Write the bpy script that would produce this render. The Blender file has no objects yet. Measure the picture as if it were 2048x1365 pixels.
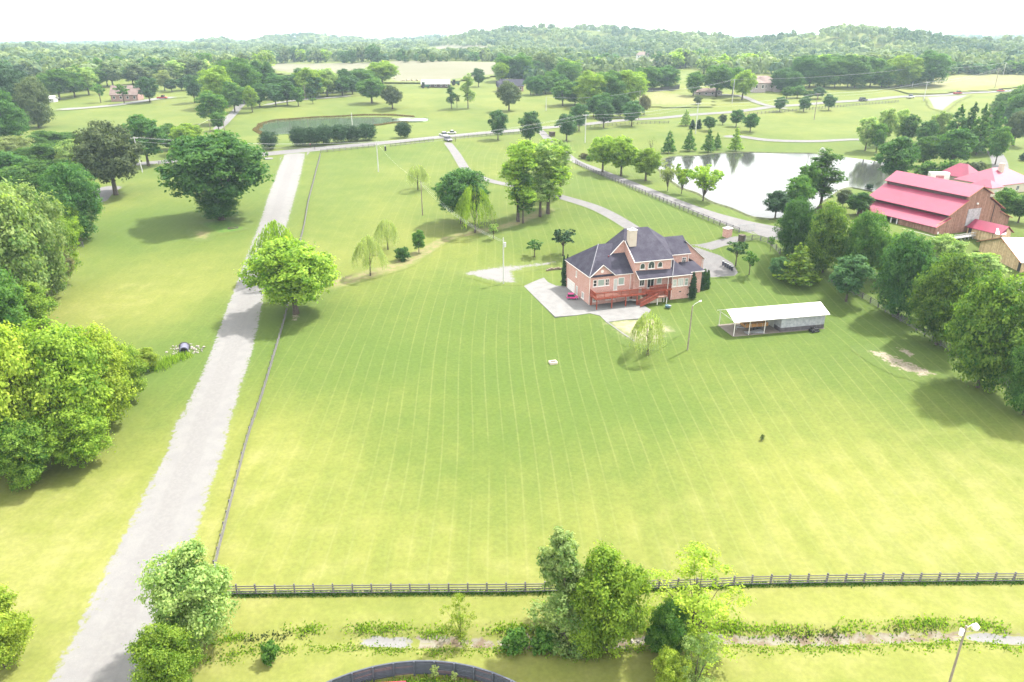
import bpy, bmesh, math, random
import numpy as np
from mathutils import Vector, Matrix
random.seed(7); RNG = np.random.default_rng(11)
scn = bpy.context.scene
COL = scn.collection
# ------------------------------------------------------------------ camera, sky, sun, exposure
H = 60.0; FPX = 1450.0; PITCH = math.atan(604.5 / FPX)
cam_d = bpy.data.cameras.new('camera'); cam = bpy.data.objects.new('camera', cam_d); COL.objects.link(cam)
cam.location = (0, 0, H); cam.rotation_euler = (math.pi / 2 - PITCH, 0, 0)
cam_d.sensor_width = 36; cam_d.lens = FPX / 2048 * 36; cam_d.clip_start = 1; cam_d.clip_end = 30000
scn.camera = cam
HAZE = .00013
SUN_EL = math.radians(57); SUN_AZ = math.radians(38)      # azimuth of the sun, measured from +X towards +Y
world = bpy.data.worlds.new('World'); scn.world = world; world.use_nodes = True
wn = world.node_tree; wn.nodes.clear()
w_out = wn.nodes.new('ShaderNodeOutputWorld'); w_bg = wn.nodes.new('ShaderNodeBackground')
w_sky = wn.nodes.new('ShaderNodeTexSky'); w_sky.sky_type = 'NISHITA'; w_sky.sun_disc = False
w_sky.sun_elevation = SUN_EL; w_sky.sun_rotation = math.pi / 2 - SUN_AZ; w_sky.dust_density = 4.0; w_sky.air_density = 1.0
w_mix = wn.nodes.new('ShaderNodeMix'); w_mix.data_type = 'RGBA'; w_mix.inputs[0].default_value = 0.92
VEIL = 4.3
w_mix.inputs[7].default_value = (VEIL, VEIL * .99, VEIL * .955, 1)
wn.links.new(w_sky.outputs[0], w_mix.inputs[6]); wn.links.new(w_mix.outputs[2], w_bg.inputs[0])
w_bg.inputs[1].default_value = 0.10
wn.links.new(w_bg.outputs[0], w_out.inputs[0])
sun_d = bpy.data.lights.new('sun', 'SUN'); sun = bpy.data.objects.new('sun', sun_d); COL.objects.link(sun)
sun_d.energy = 1.6; sun_d.angle = math.radians(2.5); sun_d.color = (1.0, .955, .88)
sdir = Vector((math.cos(SUN_EL) * math.cos(SUN_AZ), math.cos(SUN_EL) * math.sin(SUN_AZ), math.sin(SUN_EL)))
sun.rotation_euler = sdir.to_track_quat('Z', 'Y').to_euler(); sun.location = (0, 0, 300)
vs = scn.view_settings
vs.view_transform = 'Standard'; vs.look = 'None'; vs.gamma = 1.0; vs.use_curve_mapping = False; vs.exposure = 3.02
try:
    scn.cycles.max_bounces = 6; scn.cycles.transparent_max_bounces = 6; scn.cycles.volume_bounces = 0
    scn.cycles.diffuse_bounces = 3; scn.cycles.glossy_bounces = 2; scn.cycles.transmission_bounces = 2
except Exception: pass

# ------------------------------------------------------------------ terrain
_k = [(-400, 0), (60, 0), (90, .8), (150, 4.4), (200, 8.2), (260, 12), (330, 14.8), (440, 18.7), (520, 23), (650, 29), (800, 32), (1000, 33), (1500, 33), (3000, 27), (6000, 18), (14000, 6)]
_ty = np.arange(-400, 14000, 2.0); _tz = np.interp(_ty, [a for a, b in _k], [b for a, b in _k])
_kk = np.hanning(31); _kk /= _kk.sum(); _tz = np.convolve(np.pad(_tz, 15, 'edge'), _kk, 'valid')
PADS = [(27.6, 162, 19, 17, 22, 4.8), (55, 143, 13, 7, 12, 4.0), (120, 203, 26, 24, 20, 11.0), (98, 268, 58, 72, 34, 12.5), (-84, 393, 52, 50, 40, 17.0), (168, 240, 20, 20, 25, 12.0), (129, 173, 11, 11, 13, 9.0)]
HILLS = [(560, 1290, 140, 200, 36), (380, 1500, 200, 200, 8), (190, 1700, 240, 250, 36), (0, 1900, 220, 250, 26), (-640, 2300, 260, 250, 26),
         (1800, 2700, 500, 300, 28), (900, 2400, 700, 300, 26), (-200, 2700, 700, 300, 22), (1400, 3600, 1500, 500, 30), (820, 1150, 150, 150, 10), (-1900, 4200, 900, 400, 12)]
def sstep(t): t = np.clip(t, 0, 1); return t * t * (3 - 2 * t)
CREEK = None
def hgt(x, y):
    x = np.asarray(x, float); y = np.asarray(y, float)
    h = np.interp(y, _ty, _tz)
    r = .45 * np.sin(x / 24 + 1.3 + .5 * np.sin(y / 40)) * np.sin(y / 33 + .4) + .25 * np.sin(x / 11 + y / 17) * np.cos(y / 14 - x / 30)
    r = r * sstep((y - 62) / 25) * (1 - .0 * x)
    far = sstep((y - 500) / 300); r = r + far * (3.5 * np.sin(x / 90 + 2) * np.sin(y / 120) + 1.5 * np.sin(x / 37 + y / 51))
    h = h + r
    h = h + sstep((y - 1000) / 300) * (4. * np.sin(x / 47 + 1.7 + np.sin(y / 90)) + 3. * np.sin(x / 23 + y / 70) + 2. * np.sin(x / 12.5 + 2))
    for (cx, cy, sx, sy, a) in HILLS: h = h + a * np.exp(-((x - cx) / sx) ** 2 - ((y - cy) / sy) ** 2)
    for (cx, cy, rx, ry, fo, z) in PADS:
        d = np.sqrt(((x - cx) / rx) ** 2 + ((y - cy) / ry) ** 2); dm = (d - 1) * min(rx, ry)
        w = 1 - sstep(dm / fo); h = h * (1 - w) + z * w
    if CREEK is not None:
        yc = np.interp(x, CREEK[0], CREEK[1]); w = sstep((x + 24) / 4)
        h = h - .55 * w * np.exp(-((y - yc) / 1.1) ** 2) + .12 * w * np.exp(-((y - yc - 2.6) / 1.2) ** 2)
    return h
CP, SP = math.cos(PITCH), math.sin(PITCH)
_T = np.geomspace(35, 9000, 1500)
def gp(px, py):
    """ground point seen at photo coordinates (2048 x 1365)"""
    a = (px - 1024) / FPX; b = (682.5 - py) / FPX
    dx, dy, dz = a, CP + b * SP, -SP + b * CP
    X = dx * _T; Y = dy * _T; Z = H + dz * _T; G = hgt(X, Y); D = Z - G
    i = int(np.argmax(D < 0))
    if i == 0: i = len(_T) - 1
    t = _T[i - 1] + (_T[i] - _T[i - 1]) * D[i - 1] / max(1e-6, D[i - 1] - D[i])
    return Vector((dx * t, dy * t, float(hgt(dx * t, dy * t))))
def zat(P, py):
    """height of the point above P's foot that the photo shows at row py"""
    r = (682.5 - py) / FPX
    return H + P[1] * (r * CP - SP) / (CP + r * SP)
def fwd(P): return P[1] * CP - (P[2] - H) * SP
def pxm(P): return fwd(P) / FPX            # metres per photo pixel at P
def proj(x, y, z):
    fw = y * CP - (z - H) * SP; u = y * SP + (z - H) * CP
    return 1024 + FPX * x / fw, 682.5 - FPX * u / fw
_c = [gp(x, y) for x, y in [(430, 1300), (560, 1283), (700, 1276), (900, 1284), (1050, 1277), (1180, 1292), (1300, 1268), (1430, 1272), (1600, 1278), (1900, 1265), (2048, 1277)]]
CREEK = ([-200] + [p.x for p in _c] + [300], [_c[0].y] + [p.y for p in _c] + [_c[-1].y])

# ------------------------------------------------------------------ object helpers
def tag(o, label=None, cat=None, group=None, kind=None):
    if label: o['label'] = label
    if cat: o['category'] = cat
    if group: o['group'] = group
    if kind: o['kind'] = kind
    return o
def link(o, parent=None):
    COL.objects.link(o)
    if parent is not None: o.parent = parent
    return o
def empty(name, loc, rz=0, label=None, cat=None, group=None):
    o = bpy.data.objects.new(name, None); o.empty_display_size = .5; link(o)
    o.location = loc; o.rotation_euler = (0, 0, rz)
    return tag(o, label, cat, group)
def inst(name, mesh, parent, loc=(0, 0, 0), rot=(0, 0, 0), sc=(1, 1, 1), mat=None):
    o = bpy.data.objects.new(name, mesh); link(o, parent); o.location = loc; o.rotation_euler = rot; o.scale = sc
    if mat: o.material_slots[0].link = 'OBJECT'; o.material_slots[0].material = mat
    return o
class MB:
    def __init__(s): s.v = []; s.f = []
    def add(s, v, f):
        n = len(s.v); s.v += [tuple(p) for p in v]; s.f += [tuple(i + n for i in q) for q in f]; return s
    def box(s, x0, x1, y0, y1, z0, z1, M=None):
        v = [(x0, y0, z0), (x1, y0, z0), (x1, y1, z0), (x0, y1, z0), (x0, y0, z1), (x1, y0, z1), (x1, y1, z1), (x0, y1, z1)]
        if M is not None: v = [M @ Vector(p) for p in v]
        return s.add(v, [(3, 2, 1, 0), (4, 5, 6, 7), (0, 1, 5, 4), (1, 2, 6, 5), (2, 3, 7, 6), (3, 0, 4, 7)])
    def prism(s, pts, d):
        """polygon pts (3d) extruded by vector d"""
        n = len(pts); d = Vector(d); a = [Vector(p) for p in pts]; b = [p + d for p in a]
        return s.add(a + b, [tuple(range(n - 1, -1, -1)), tuple(range(n, 2 * n))] + [(i, (i + 1) % n, n + (i + 1) % n, n + i) for i in range(n)])
    def tube(s, pts, radii, n=6, caps=True):
        pts = [Vector(p) for p in pts]; rings = []
        for i, p in enumerate(pts):
            t = (pts[min(i + 1, len(pts) - 1)] - pts[max(i - 1, 0)]).normalized()
            u = t.orthogonal().normalized(); w = t.cross(u)
            if i: 
                pu = rings_u; u = (pu - t * pu.dot(t)).normalized(); w = t.cross(u)
            rings_u = u
            r = radii[i] if hasattr(radii, '__len__') else radii
            rings.append([p + (u * math.cos(2 * math.pi * k / n) + w * math.sin(2 * math.pi * k / n)) * r for k in range(n)])
        v = [q for r in rings for q in r]; f = []
        for i in range(len(pts) - 1):
            for k in range(n): f.append((i * n + k, i * n + (k + 1) % n, (i + 1) * n + (k + 1) % n, (i + 1) * n + k))
        if caps: f += [tuple(range(n - 1, -1, -1)), tuple((len(pts) - 1) * n + k for k in range(n))]
        return s.add(v, f)
    def mesh(s, name, mat):
        me = bpy.data.meshes.new(name); me.from_pydata(s.v, [], s.f); me.update()
        me.materials.append(mat); return me
    def build(s, name, mat, parent=None, smooth=False, bevel=0):
        me = s.mesh(name, mat)
        bm = bmesh.new(); bm.from_mesh(me); bmesh.ops.recalc_face_normals(bm, faces=bm.faces); bm.to_mesh(me); bm.free()
        if smooth: me.polygons.foreach_set('use_smooth', [True] * len(me.polygons))
        o = bpy.data.objects.new(name, me); link(o, parent)
        if bevel:
            m = o.modifiers.new('bevel', 'BEVEL'); m.width = bevel; m.segments = 1; m.limit_method = 'ANGLE'
        return o
def np_mesh(name, V, F, mat, attrs=None, smooth=False):
    """V (n,3), F (m,k) quads or triangles; attrs: per vertex floats"""
    me = bpy.data.meshes.new(name); V = np.asarray(V, np.float32); F = np.asarray(F, np.int32); k = F.shape[1]
    me.vertices.add(len(V)); me.vertices.foreach_set('co', V.ravel())
    me.loops.add(F.size); me.loops.foreach_set('vertex_index', F.ravel())
    me.polygons.add(len(F)); me.polygons.foreach_set('loop_start', np.arange(len(F), dtype=np.int32) * k)
    me.update(calc_edges=True)
    if smooth: me.polygons.foreach_set('use_smooth', np.ones(len(F), bool))
    for n, a in (attrs or {}).items():
        at = me.attributes.new(n, 'FLOAT', 'POINT'); at.data.foreach_set('value', np.asarray(a, np.float32))
    me.materials.append(mat); return me

# ------------------------------------------------------------------ materials
MATS = {}
class NT:
    def __init__(s, name):
        s.m = bpy.data.materials.new(name); s.m.use_nodes = True; s.t = s.m.node_tree; s.t.nodes.clear()
        s.out = s.t.nodes.new('ShaderNodeOutputMaterial'); MATS[name] = s.m
    def n(s, typ, **kw):
        o = s.t.nodes.new(typ)
        for k, v in kw.items(): setattr(o, k, v)
        return o
    def l(s, a, b): s.t.links.new(a, b)
    def val(s, sock, v):
        if hasattr(v, 'node'): s.l(v, sock)
        elif isinstance(v, (tuple, list)): sock.default_value = tuple(v) + ((1,) if len(v) == 3 and len(sock.default_value) == 4 else ())
        else: sock.default_value = v
    def math(s, op, a, b=None, c=None, clamp=False):
        o = s.n('ShaderNodeMath', operation=op); o.use_clamp = clamp
        for i, v in enumerate((a, b, c)):
            if v is not None: s.val(o.inputs[i], v)
        return o.outputs[0]
    def mix(s, f, a, b, blend='MIX'):
        o = s.n('ShaderNodeMix', data_type='RGBA', blend_type=blend)
        s.val(o.inputs[0], f); s.val(o.inputs[6], a); s.val(o.inputs[7], b); return o.outputs[2]
    def noise(s, scale, detail=3, vec=None, rough=.55):
        o = s.n('ShaderNodeTexNoise'); o.inputs['Scale'].default_value = scale; o.inputs['Detail'].default_value = detail
        o.inputs['Roughness'].default_value = rough
        s.l(vec if vec is not None else s.pos(), o.inputs['Vector']); return o.outputs[0]
    def pos(s):
        if not hasattr(s, '_p'): s._p = s.n('ShaderNodeNewGeometry').outputs['Position']
        return s._p
    def obj(s):
        if not hasattr(s, '_o'): s._o = s.n('ShaderNodeTexCoord').outputs['Object']
        return s._o
    def mapr(s, v, a, b, c=0., d=1.):
        o = s.n('ShaderNodeMapRange'); o.interpolation_type = 'SMOOTHSTEP'
        for i, q in enumerate((v, a, b, c, d)): s.val(o.inputs[i], q)
        return o.outputs[0]
    def attr(s, name):
        o = s.n('ShaderNodeAttribute'); o.attribute_name = name; return o.outputs['Fac']
    def bsdf(s, col, rough=.8, spec=.3, metal=0., bump=None, bstr=.3, bdist=.05, ior=None):
        b = s.n('ShaderNodeBsdfPrincipled'); s.val(b.inputs['Base Color'], col); s.val(b.inputs['Roughness'], rough)
        b.inputs['Specular IOR Level'].default_value = spec; b.inputs['Metallic'].default_value = metal
        if ior: b.inputs['IOR'].default_value = ior
        if bump is not None:
            bp = s.n('ShaderNodeBump'); bp.inputs['Strength'].default_value = bstr; bp.inputs['Distance'].default_value = bdist
            s.l(bump, bp.inputs['Height']); s.l(bp.outputs[0], b.inputs['Normal'])
        s.l(b.outputs[0], s.out.inputs[0]); return b
def simple(name, col, rough=.7, var=.15, scale=2., spec=.3, metal=0., bump=.0):
    t = NT(name); nz = t.noise(scale, 4, t.obj())
    f = t.mapr(nz, .3, .7)
    c = t.mix(f, tuple(q * (1 - var) for q in col), tuple(min(1, q * (1 + var)) for q in col))
    t.bsdf(c, rough, spec, metal, bump=nz if bump else None, bstr=bump); return t.m
def grass_color(t):
    """lawn colour shared by the ground and by every sheet that fades into it"""
    P = t.pos(); dry = t.attr('dry'); lawn = t.attr('lawn')  # dry also carries the painted brightening of the near lawn
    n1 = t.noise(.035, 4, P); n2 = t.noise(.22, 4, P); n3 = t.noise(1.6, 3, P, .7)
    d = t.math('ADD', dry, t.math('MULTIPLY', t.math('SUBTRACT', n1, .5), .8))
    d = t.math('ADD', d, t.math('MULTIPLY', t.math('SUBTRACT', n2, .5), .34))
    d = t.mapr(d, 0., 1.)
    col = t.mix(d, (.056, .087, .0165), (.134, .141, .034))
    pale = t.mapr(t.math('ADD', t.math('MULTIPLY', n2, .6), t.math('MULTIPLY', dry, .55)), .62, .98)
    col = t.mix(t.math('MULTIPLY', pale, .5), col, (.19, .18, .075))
    # mower passes: long lines that run away from the camera, slightly wavy
    sx = t.n('ShaderNodeSeparateXYZ'); t.l(P, sx.inputs[0])
    wob = t.math('MULTIPLY', t.math('SUBTRACT', t.noise(.006, 1, P), .5), 22.)
    u = t.math('ADD', sx.outputs[0], wob)
    tri = t.math('PINGPONG', u, 1.28)
    line = t.mapr(tri, .24, .0)
    brk = t.mapr(t.noise(.09, 3, P), .25, .55)
    line = t.math('MULTIPLY', t.math('MULTIPLY', line, brk), lawn)
    col = t.mix(t.math('MULTIPLY', line, .20), col, (.18, .185, .075))
    band = t.mapr(t.math('PINGPONG', t.math('ADD', u, .7), 2.56), .9, 1.6)
    col = t.mix(t.math('MULTIPLY', t.math('MULTIPLY', band, lawn), .12), col, (.050, .082, .012))
    fine = t.mapr(n3, .25, .75, .88, 1.10)
    col = t.mix(1., col, fine, 'MULTIPLY')
    return col, n3
def grass_mat():
    t = NT('grass'); c, n = grass_color(t); t.bsdf(c, .9, .10, bump=n, bstr=.25, bdist=.05); return t.m
def blend(name, fn, thr=.5, nsc=1.2, namp=.9, soft=.18):
    t = NT(name); g, gn = grass_color(t); c = fn(t)
    if name == 'gravel_rut': g = gravel_c(t)
    m = t.attr('mask'); nz = t.noise(nsc, 4, t.pos(), .65)
    f = t.math('ADD', m, t.math('MULTIPLY', t.math('SUBTRACT', nz, .5), namp))
    f = t.mapr(f, thr - soft, thr + soft)
    col = t.mix(f, g, c); t.bsdf(col, .9, .15, bump=gn, bstr=.35, bdist=.08); return t.m
def leaf_mat(name, dark, light, trans=.3):
    t = NT(name); tint = t.attr('tint')
    oi = t.n('ShaderNodeObjectInfo').outputs['Random']
    c = t.mix(tint, dark, light)
    k = t.mapr(oi, 0, 1, .82, 1.18); c = t.mix(1., c, k, 'MULTIPLY')
    d = t.n('ShaderNodeBsdfPrincipled'); t.l(c, d.inputs['Base Color']); d.inputs['Roughness'].default_value = .65; d.inputs['Specular IOR Level'].default_value = .12
    tr = t.n('ShaderNodeBsdfTranslucent'); c2 = t.mix(1., c, (1.4, 1.5, .6), 'MULTIPLY'); t.l(c2, tr.inputs[0])
    mx = t.n('ShaderNodeMixShader'); mx.inputs[0].default_value = trans
    t.l(d.outputs[0], mx.inputs[1]); t.l(tr.outputs[0], mx.inputs[2]); t.l(mx.outputs[0], t.out.inputs[0]); return t.m
M_grass = grass_mat()
LEAF = {
 'mid': leaf_mat('leaf_mid', (.024, .088, .014), (.115, .210, .040), .5),
 'deep': leaf_mat('leaf_deep', (.017, .070, .018), (.082, .170, .036), .45),
 'dark': leaf_mat('leaf_dark', (.010, .034, .015), (.038, .080, .030), .2),
 'blue': leaf_mat('leaf_blue', (.024, .078, .030), (.088, .170, .058), .4),
 'bright': leaf_mat('leaf_bright', (.070, .155, .014), (.270, .370, .050), .5),
 'lime': leaf_mat('leaf_lime', (.12, .20, .018), (.32, .385, .055), .5),
 'gold': leaf_mat('leaf_gold', (.026, .088, .012), (.175, .265, .040), .5),
 'pale': leaf_mat('leaf_pale', (.14, .19, .070), (.27, .31, .13), .5),
 'silver': leaf_mat('leaf_silver', (.085, .175, .040), (.31, .385, .14), .5),
 'brown': leaf_mat('leaf_brown', (.065, .070, .028), (.17, .165, .07)),
 'dusk': leaf_mat('leaf_dusk', (.032, .056, .022), (.105, .135, .052)),
 'reed': leaf_mat('reed', (.10, .075, .035), (.20, .15, .07)),
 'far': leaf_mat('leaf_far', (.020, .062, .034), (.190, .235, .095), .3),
}
M_bark = simple('bark', (.16, .13, .10), .9, .3, 3, .1, bump=.4)
M_bark2 = simple('bark_dark', (.075, .06, .05), .9, .3, 3, .1, bump=.4)
M_fence = simple('fence_wood', (.115, .108, .115), .8, .3, 1.5, .2)
M_pen = simple('pen_wood', (.060, .066, .085), .85, .3, 1.2, .15)
M_pole = simple('pole_wood', (.20, .17, .14), .85, .2, 1, .15)
M_polem = simple('pole_metal', (.45, .45, .44), .5, .05, 1, .4, .3)
M_cable = simple('cable', (.42, .43, .42), .5, .02, 1, .3)
M_white = simple('white_paint', (.62, .60, .58), .5, .04, 1)
M_trim = simple('trim_white', (.58, .55, .53), .5, .05, 2)
M_glass = NT('glass_dark'); M_glass.bsdf((.02, .025, .03), .08, .6); M_glass = M_glass.m
M_glassb = NT('glass_blinds'); M_glassb.bsdf((.22, .27, .24), .25, .4); M_glassb = M_glassb.m
M_glassw = NT('glass_curtain'); M_glassw.bsdf((.36, .38, .36), .25, .4); M_glassw = M_glassw.m
M_black = simple('black_plastic', (.022, .020, .024), .45, .1, 3)
M_tire = simple('tyre', (.02, .02, .02), .8, .1, 4)
M_deck = simple('deck_stain', (.23, .055, .035), .7, .22, 2.5, .2)
M_deckf = simple('deck_floor', (.17, .10, .08), .8, .25, 1.5, .2)
M_chim = simple('chimney_stucco', (.42, .36, .30), .8, .05, 1)
M_cream = simple('cream_wall', (.42, .37, .29), .8, .06, 1)
M_rock = simple('rock', (.24, .22, .20), .9, .35, 2, .2, bump=.4)
M_steel = simple('steel', (.30, .32, .34), .4, .1, 2, .5, .5)
def brick():
    t = NT('brick'); b = t.n('ShaderNodeTexBrick'); t.l(t.obj(), b.inputs['Vector'])
    mp = t.n('ShaderNodeMapping'); sep = t.n('ShaderNodeSeparateXYZ'); t.l(t.obj(), sep.inputs[0])
    cmb = t.n('ShaderNodeCombineXYZ'); t.l(t.math('ADD', sep.outputs[0], sep.outputs[1]), cmb.inputs[0]); t.l(sep.outputs[2], cmb.inputs[1])
    t.l(cmb.outputs[0], b.inputs['Vector'])
    b.inputs['Scale'].default_value = 1.0; b.inputs['Brick Width'].default_value = .24; b.inputs['Row Height'].default_value = .09; b.inputs['Mortar Size'].default_value = .008
    b.inputs['Color1'].default_value = (.36, .165, .13, 1); b.inputs['Color2'].default_value = (.46, .26, .215, 1); b.inputs['Mortar'].default_value = (.42, .34, .31, 1)
    n = t.noise(.7, 4, t.obj()); n2 = t.noise(6, 3, t.obj(), .8)
    c = t.mix(t.mapr(n, .35, .7), b.outputs[0], t.mix(.45, b.outputs[0], (.46, .31, .28)))
    c = t.mix(1., c, t.mapr(n2, .3, .7, .78, 1.2), 'MULTIPLY')
    t.bsdf(c, .85, .15); return t.m
M_brick = brick()
def shingle(name, col, col2):
    t = NT(name); sep = t.n('ShaderNodeSeparateXYZ'); t.l(t.obj(), sep.inputs[0])
    rows = t.mapr(t.math('PINGPONG', t.math('MULTIPLY', sep.outputs[2], 5.), .5), .0, .12, .8, 1.)
    n = t.noise(.5, 4, t.obj()); n2 = t.noise(5, 3, t.obj(), .8)
    st = t.n('ShaderNodeMapping'); st.inputs['Scale'].default_value = (2.2, 2.2, .25); t.l(t.obj(), st.inputs[0]); n4 = t.noise(1.1, 4, st.outputs[0], .7)
    c = t.mix(t.mapr(n, .3, .7), col, col2); c = t.mix(t.mapr(n4, .5, .75, 0, .45), c, tuple(q * .55 for q in col))
    c = t.mix(1., c, t.mapr(n2, .3, .7, .8, 1.2), 'MULTIPLY'); c = t.mix(1., c, rows, 'MULTIPLY')
    t.bsdf(c, .85, .15); return t.m
M_roof = shingle('roof_shingles', (.026, .023, .038), (.044, .042, .058))
M_roofb = shingle('roof_shingles_brown', (.15, .11, .10), (.20, .15, .135))
def metal_roof(name, col, rough, ribs=True, axis=0):
    t = NT(name); sep = t.n('ShaderNodeSeparateXYZ'); t.l(t.obj(), sep.inputs[0])
    r = t.mapr(t.math('PINGPONG', t.math('MULTIPLY', sep.outputs[axis], 1.), .35), 0., .07, .82, 1.)
    n = t.noise(.4, 3, t.obj()); c = t.mix(t.mapr(n, .3, .7), tuple(q * .88 for q in col), tuple(q * 1.08 for q in col))
    if ribs: c = t.mix(1., c, r, 'MULTIPLY')
    t.bsdf(c, rough, .5, .0); return t.m
M_redroof = metal_roof('red_metal_roof', (.19, .008, .042), .55, True, 1)
for _n in M_redroof.node_tree.nodes:
    if _n.type == 'BSDF_PRINCIPLED': _n.inputs['Coat Weight'].default_value = .1; _n.inputs['Coat Roughness'].default_value = .35; _n.inputs['Coat IOR'].default_value = 2.1
M_whiteroof = metal_roof('white_metal_roof', (.20, .195, .185), .5, True, 0)
def boards(name, c1, c2, w, axis=0, rough=.85):
    t = NT(name); sep = t.n('ShaderNodeSeparateXYZ'); t.l(t.obj(), sep.inputs[0])
    s = t.math('ADD', sep.outputs[0], sep.outputs[1]) if axis == 2 else sep.outputs[axis]
    r = t.mapr(t.math('PINGPONG', s, w / 2), 0., w * .1, .6, 1.)
    fl = t.math('FLOOR', t.math('DIVIDE', s, w)); wn_ = t.n('ShaderNodeTexWhiteNoise'); wn_.noise_dimensions = '1D'; t.l(fl, wn_.inputs['W'])
    n = t.noise(1.5, 4, t.obj())
    c = t.mix(wn_.outputs[0], c1, c2); c = t.mix(1., c, t.mapr(n, .3, .7, .8, 1.15), 'MULTIPLY'); c = t.mix(1., c, r, 'MULTIPLY')
    t.bsdf(c, rough, .15); return t.m
M_barn = boards('barn_boards', (.19, .095, .068), (.27, .155, .115), .35, 2)
M_tan = boards('tan_boards', (.42, .30, .17), (.55, .42, .26), .4, 2)
M_shedw = boards('shed_siding', (.30, .31, .345), (.33, .34, .37), .3, 2, .5)
M_shedd = boards('shed_wainscot', (.085, .075, .085), (.10, .09, .10), .3, 2, .5)
M_conc = simple('concrete', (.138, .136, .134), .85, .10, .6, .2)
M_padc = simple('shed_slab', (.15, .13, .11), .85, .12, .8, .2)
# ------------------------------------------------------------------ ground
def dry_and_bright(x, y):
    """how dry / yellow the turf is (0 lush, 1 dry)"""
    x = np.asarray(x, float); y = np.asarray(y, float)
    d = .30 + .42 * (1 - sstep((y - 62) / 62)) + .0 * x  # foreground brightness gradient put into the turf colour as extra yellow
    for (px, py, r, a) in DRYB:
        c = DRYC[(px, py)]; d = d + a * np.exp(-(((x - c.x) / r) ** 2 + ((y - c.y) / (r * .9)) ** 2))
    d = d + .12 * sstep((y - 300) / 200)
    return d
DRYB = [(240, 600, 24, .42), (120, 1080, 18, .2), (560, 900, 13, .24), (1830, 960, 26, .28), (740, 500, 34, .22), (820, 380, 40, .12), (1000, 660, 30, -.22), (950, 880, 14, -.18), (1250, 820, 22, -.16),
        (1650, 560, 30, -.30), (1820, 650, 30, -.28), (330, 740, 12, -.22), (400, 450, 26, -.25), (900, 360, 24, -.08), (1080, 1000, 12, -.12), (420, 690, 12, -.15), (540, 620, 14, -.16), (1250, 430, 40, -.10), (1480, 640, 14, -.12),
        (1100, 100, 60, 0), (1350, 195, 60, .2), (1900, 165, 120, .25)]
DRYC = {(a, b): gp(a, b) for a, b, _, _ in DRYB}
def lawnmask(x, y):
    return sstep((y - 68.5) / 1.) * (1 - sstep((y - 330) / 40)) * (.35 + .65 * sstep((x + 60) / 40)) * (1 - .6 * sstep((x - 60) / 60))
def _axis(lo, fine_lo, fine_hi, hi, st, gr):
    c = list(np.arange(fine_lo, fine_hi, st)); s = st
    while c[-1] < hi: s *= gr; c.append(c[-1] + s)
    s = st
    while c[0] > lo: s *= gr; c.insert(0, c[0] - s)
    return np.array(c)
GX = _axis(-9000, -130, 130, 9000, 2.0, 1.045)
GY = np.concatenate([np.arange(-160, 30, 10), np.arange(30, 50, 1.5), np.arange(50, 66, .4), np.arange(66, 300, 2.0), _axis(300, 300, 302, 13000, 2.2, 1.02)])
GY = np.unique(GY)
X, Y = np.meshgrid(GX, GY); Z = hgt(X, Y)
nx, ny = len(GX), len(GY)
idx = np.arange(nx * ny).reshape(ny, nx)
F = np.stack([idx[:-1, :-1].ravel(), idx[:-1, 1:].ravel(), idx[1:, 1:].ravel(), idx[1:, :-1].ravel()], 1)
me = np_mesh('ground', np.stack([X.ravel(), Y.ravel(), Z.ravel()], 1), F, M_grass, {'dry': dry_and_bright(X, Y).ravel(), 'lawn': lawnmask(X, Y).ravel()}, True)
ground = link(bpy.data.objects.new('ground', me)); tag(ground, kind='structure')

def patch(name, V, F, mask, mat, label=None, kind='structure', k=4):
    V = np.asarray(V, float); x, y = V[:, 0], V[:, 1]
    me = np_mesh(name, V, F, mat, {'dry': dry_and_bright(x, y), 'lawn': lawnmask(x, y), 'mask': mask}, True)
    o = link(bpy.data.objects.new(name, me)); tag(o, kind=kind)
    if label: o['label'] = label
    return o
def resample(pts, step):
    pts = [Vector((p[0], p[1], 0)) for p in pts]; out = [pts[0]]
    # catmull-rom through the points
    P = [pts[0] * 2 - pts[1]] + pts + [pts[-1] * 2 - pts[-2]]
    for i in range(1, len(P) - 2):
        a, b, c, d = P[i - 1:i + 3]; n = max(2, int((c - b).length / step))
        for j in range(1, n + 1):
            t = j / n; t2 = t * t; t3 = t2 * t
            out.append(.5 * ((2 * b) + (c - a) * t + (2 * a - 5 * b + 4 * c - d) * t2 + (3 * b - a - 3 * c + d) * t3))
    return out
def strip(name, pxl, width, mat, off=.03, step=2.0, edge=.5, hard=False, label=None, world=None):
    """a road or path along a centre line; width in metres (number or list of (fraction, width))"""
    C = resample(world or [gp(*q) for q in pxl], step); n = len(C)
    ts = [-1, 1] if hard else [-1.0, -.8, -.4, 0, .4, .8, 1.0]
    if hard: ts = [-1, -.5, 0, .5, 1]
    V = []; mk = []
    L = np.cumsum([0] + [(C[i + 1] - C[i]).length for i in range(n - 1)]); L = L / L[-1]
    for i, c in enumerate(C):
        t = (C[min(i + 1, n - 1)] - C[max(i - 1, 0)]).normalized(); s = Vector((t.y, -t.x, 0))
        w = width if not hasattr(width, '__len__') else float(np.interp(L[i], [a for a, b in width], [b for a, b in width]))
        w = w / 2 + (0 if hard else edge)
        et = 1. if hard else min(1., i * .34, (n - 1 - i) * .34)
        for q in ts:
            p = c + s * (q * w); V.append((p.x, p.y)); mk.append(et * (1. if hard else (0 if abs(q) == 1 else (.62 if abs(q) == .8 else 1.))))
    V = np.array(V); z = hgt(V[:, 0], V[:, 1]) + off + np.maximum(0, V[:, 1] - 200) * .0004
    k = len(ts); idx = np.arange(n * k).reshape(n, k)
    F = np.stack([idx[:-1, :-1].ravel(), idx[:-1, 1:].ravel(), idx[1:, 1:].ravel(), idx[1:, :-1].ravel()], 1)[:, ::-1]
    return patch(name, np.column_stack([V, z]), F, np.array(mk), mat, label)
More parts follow.
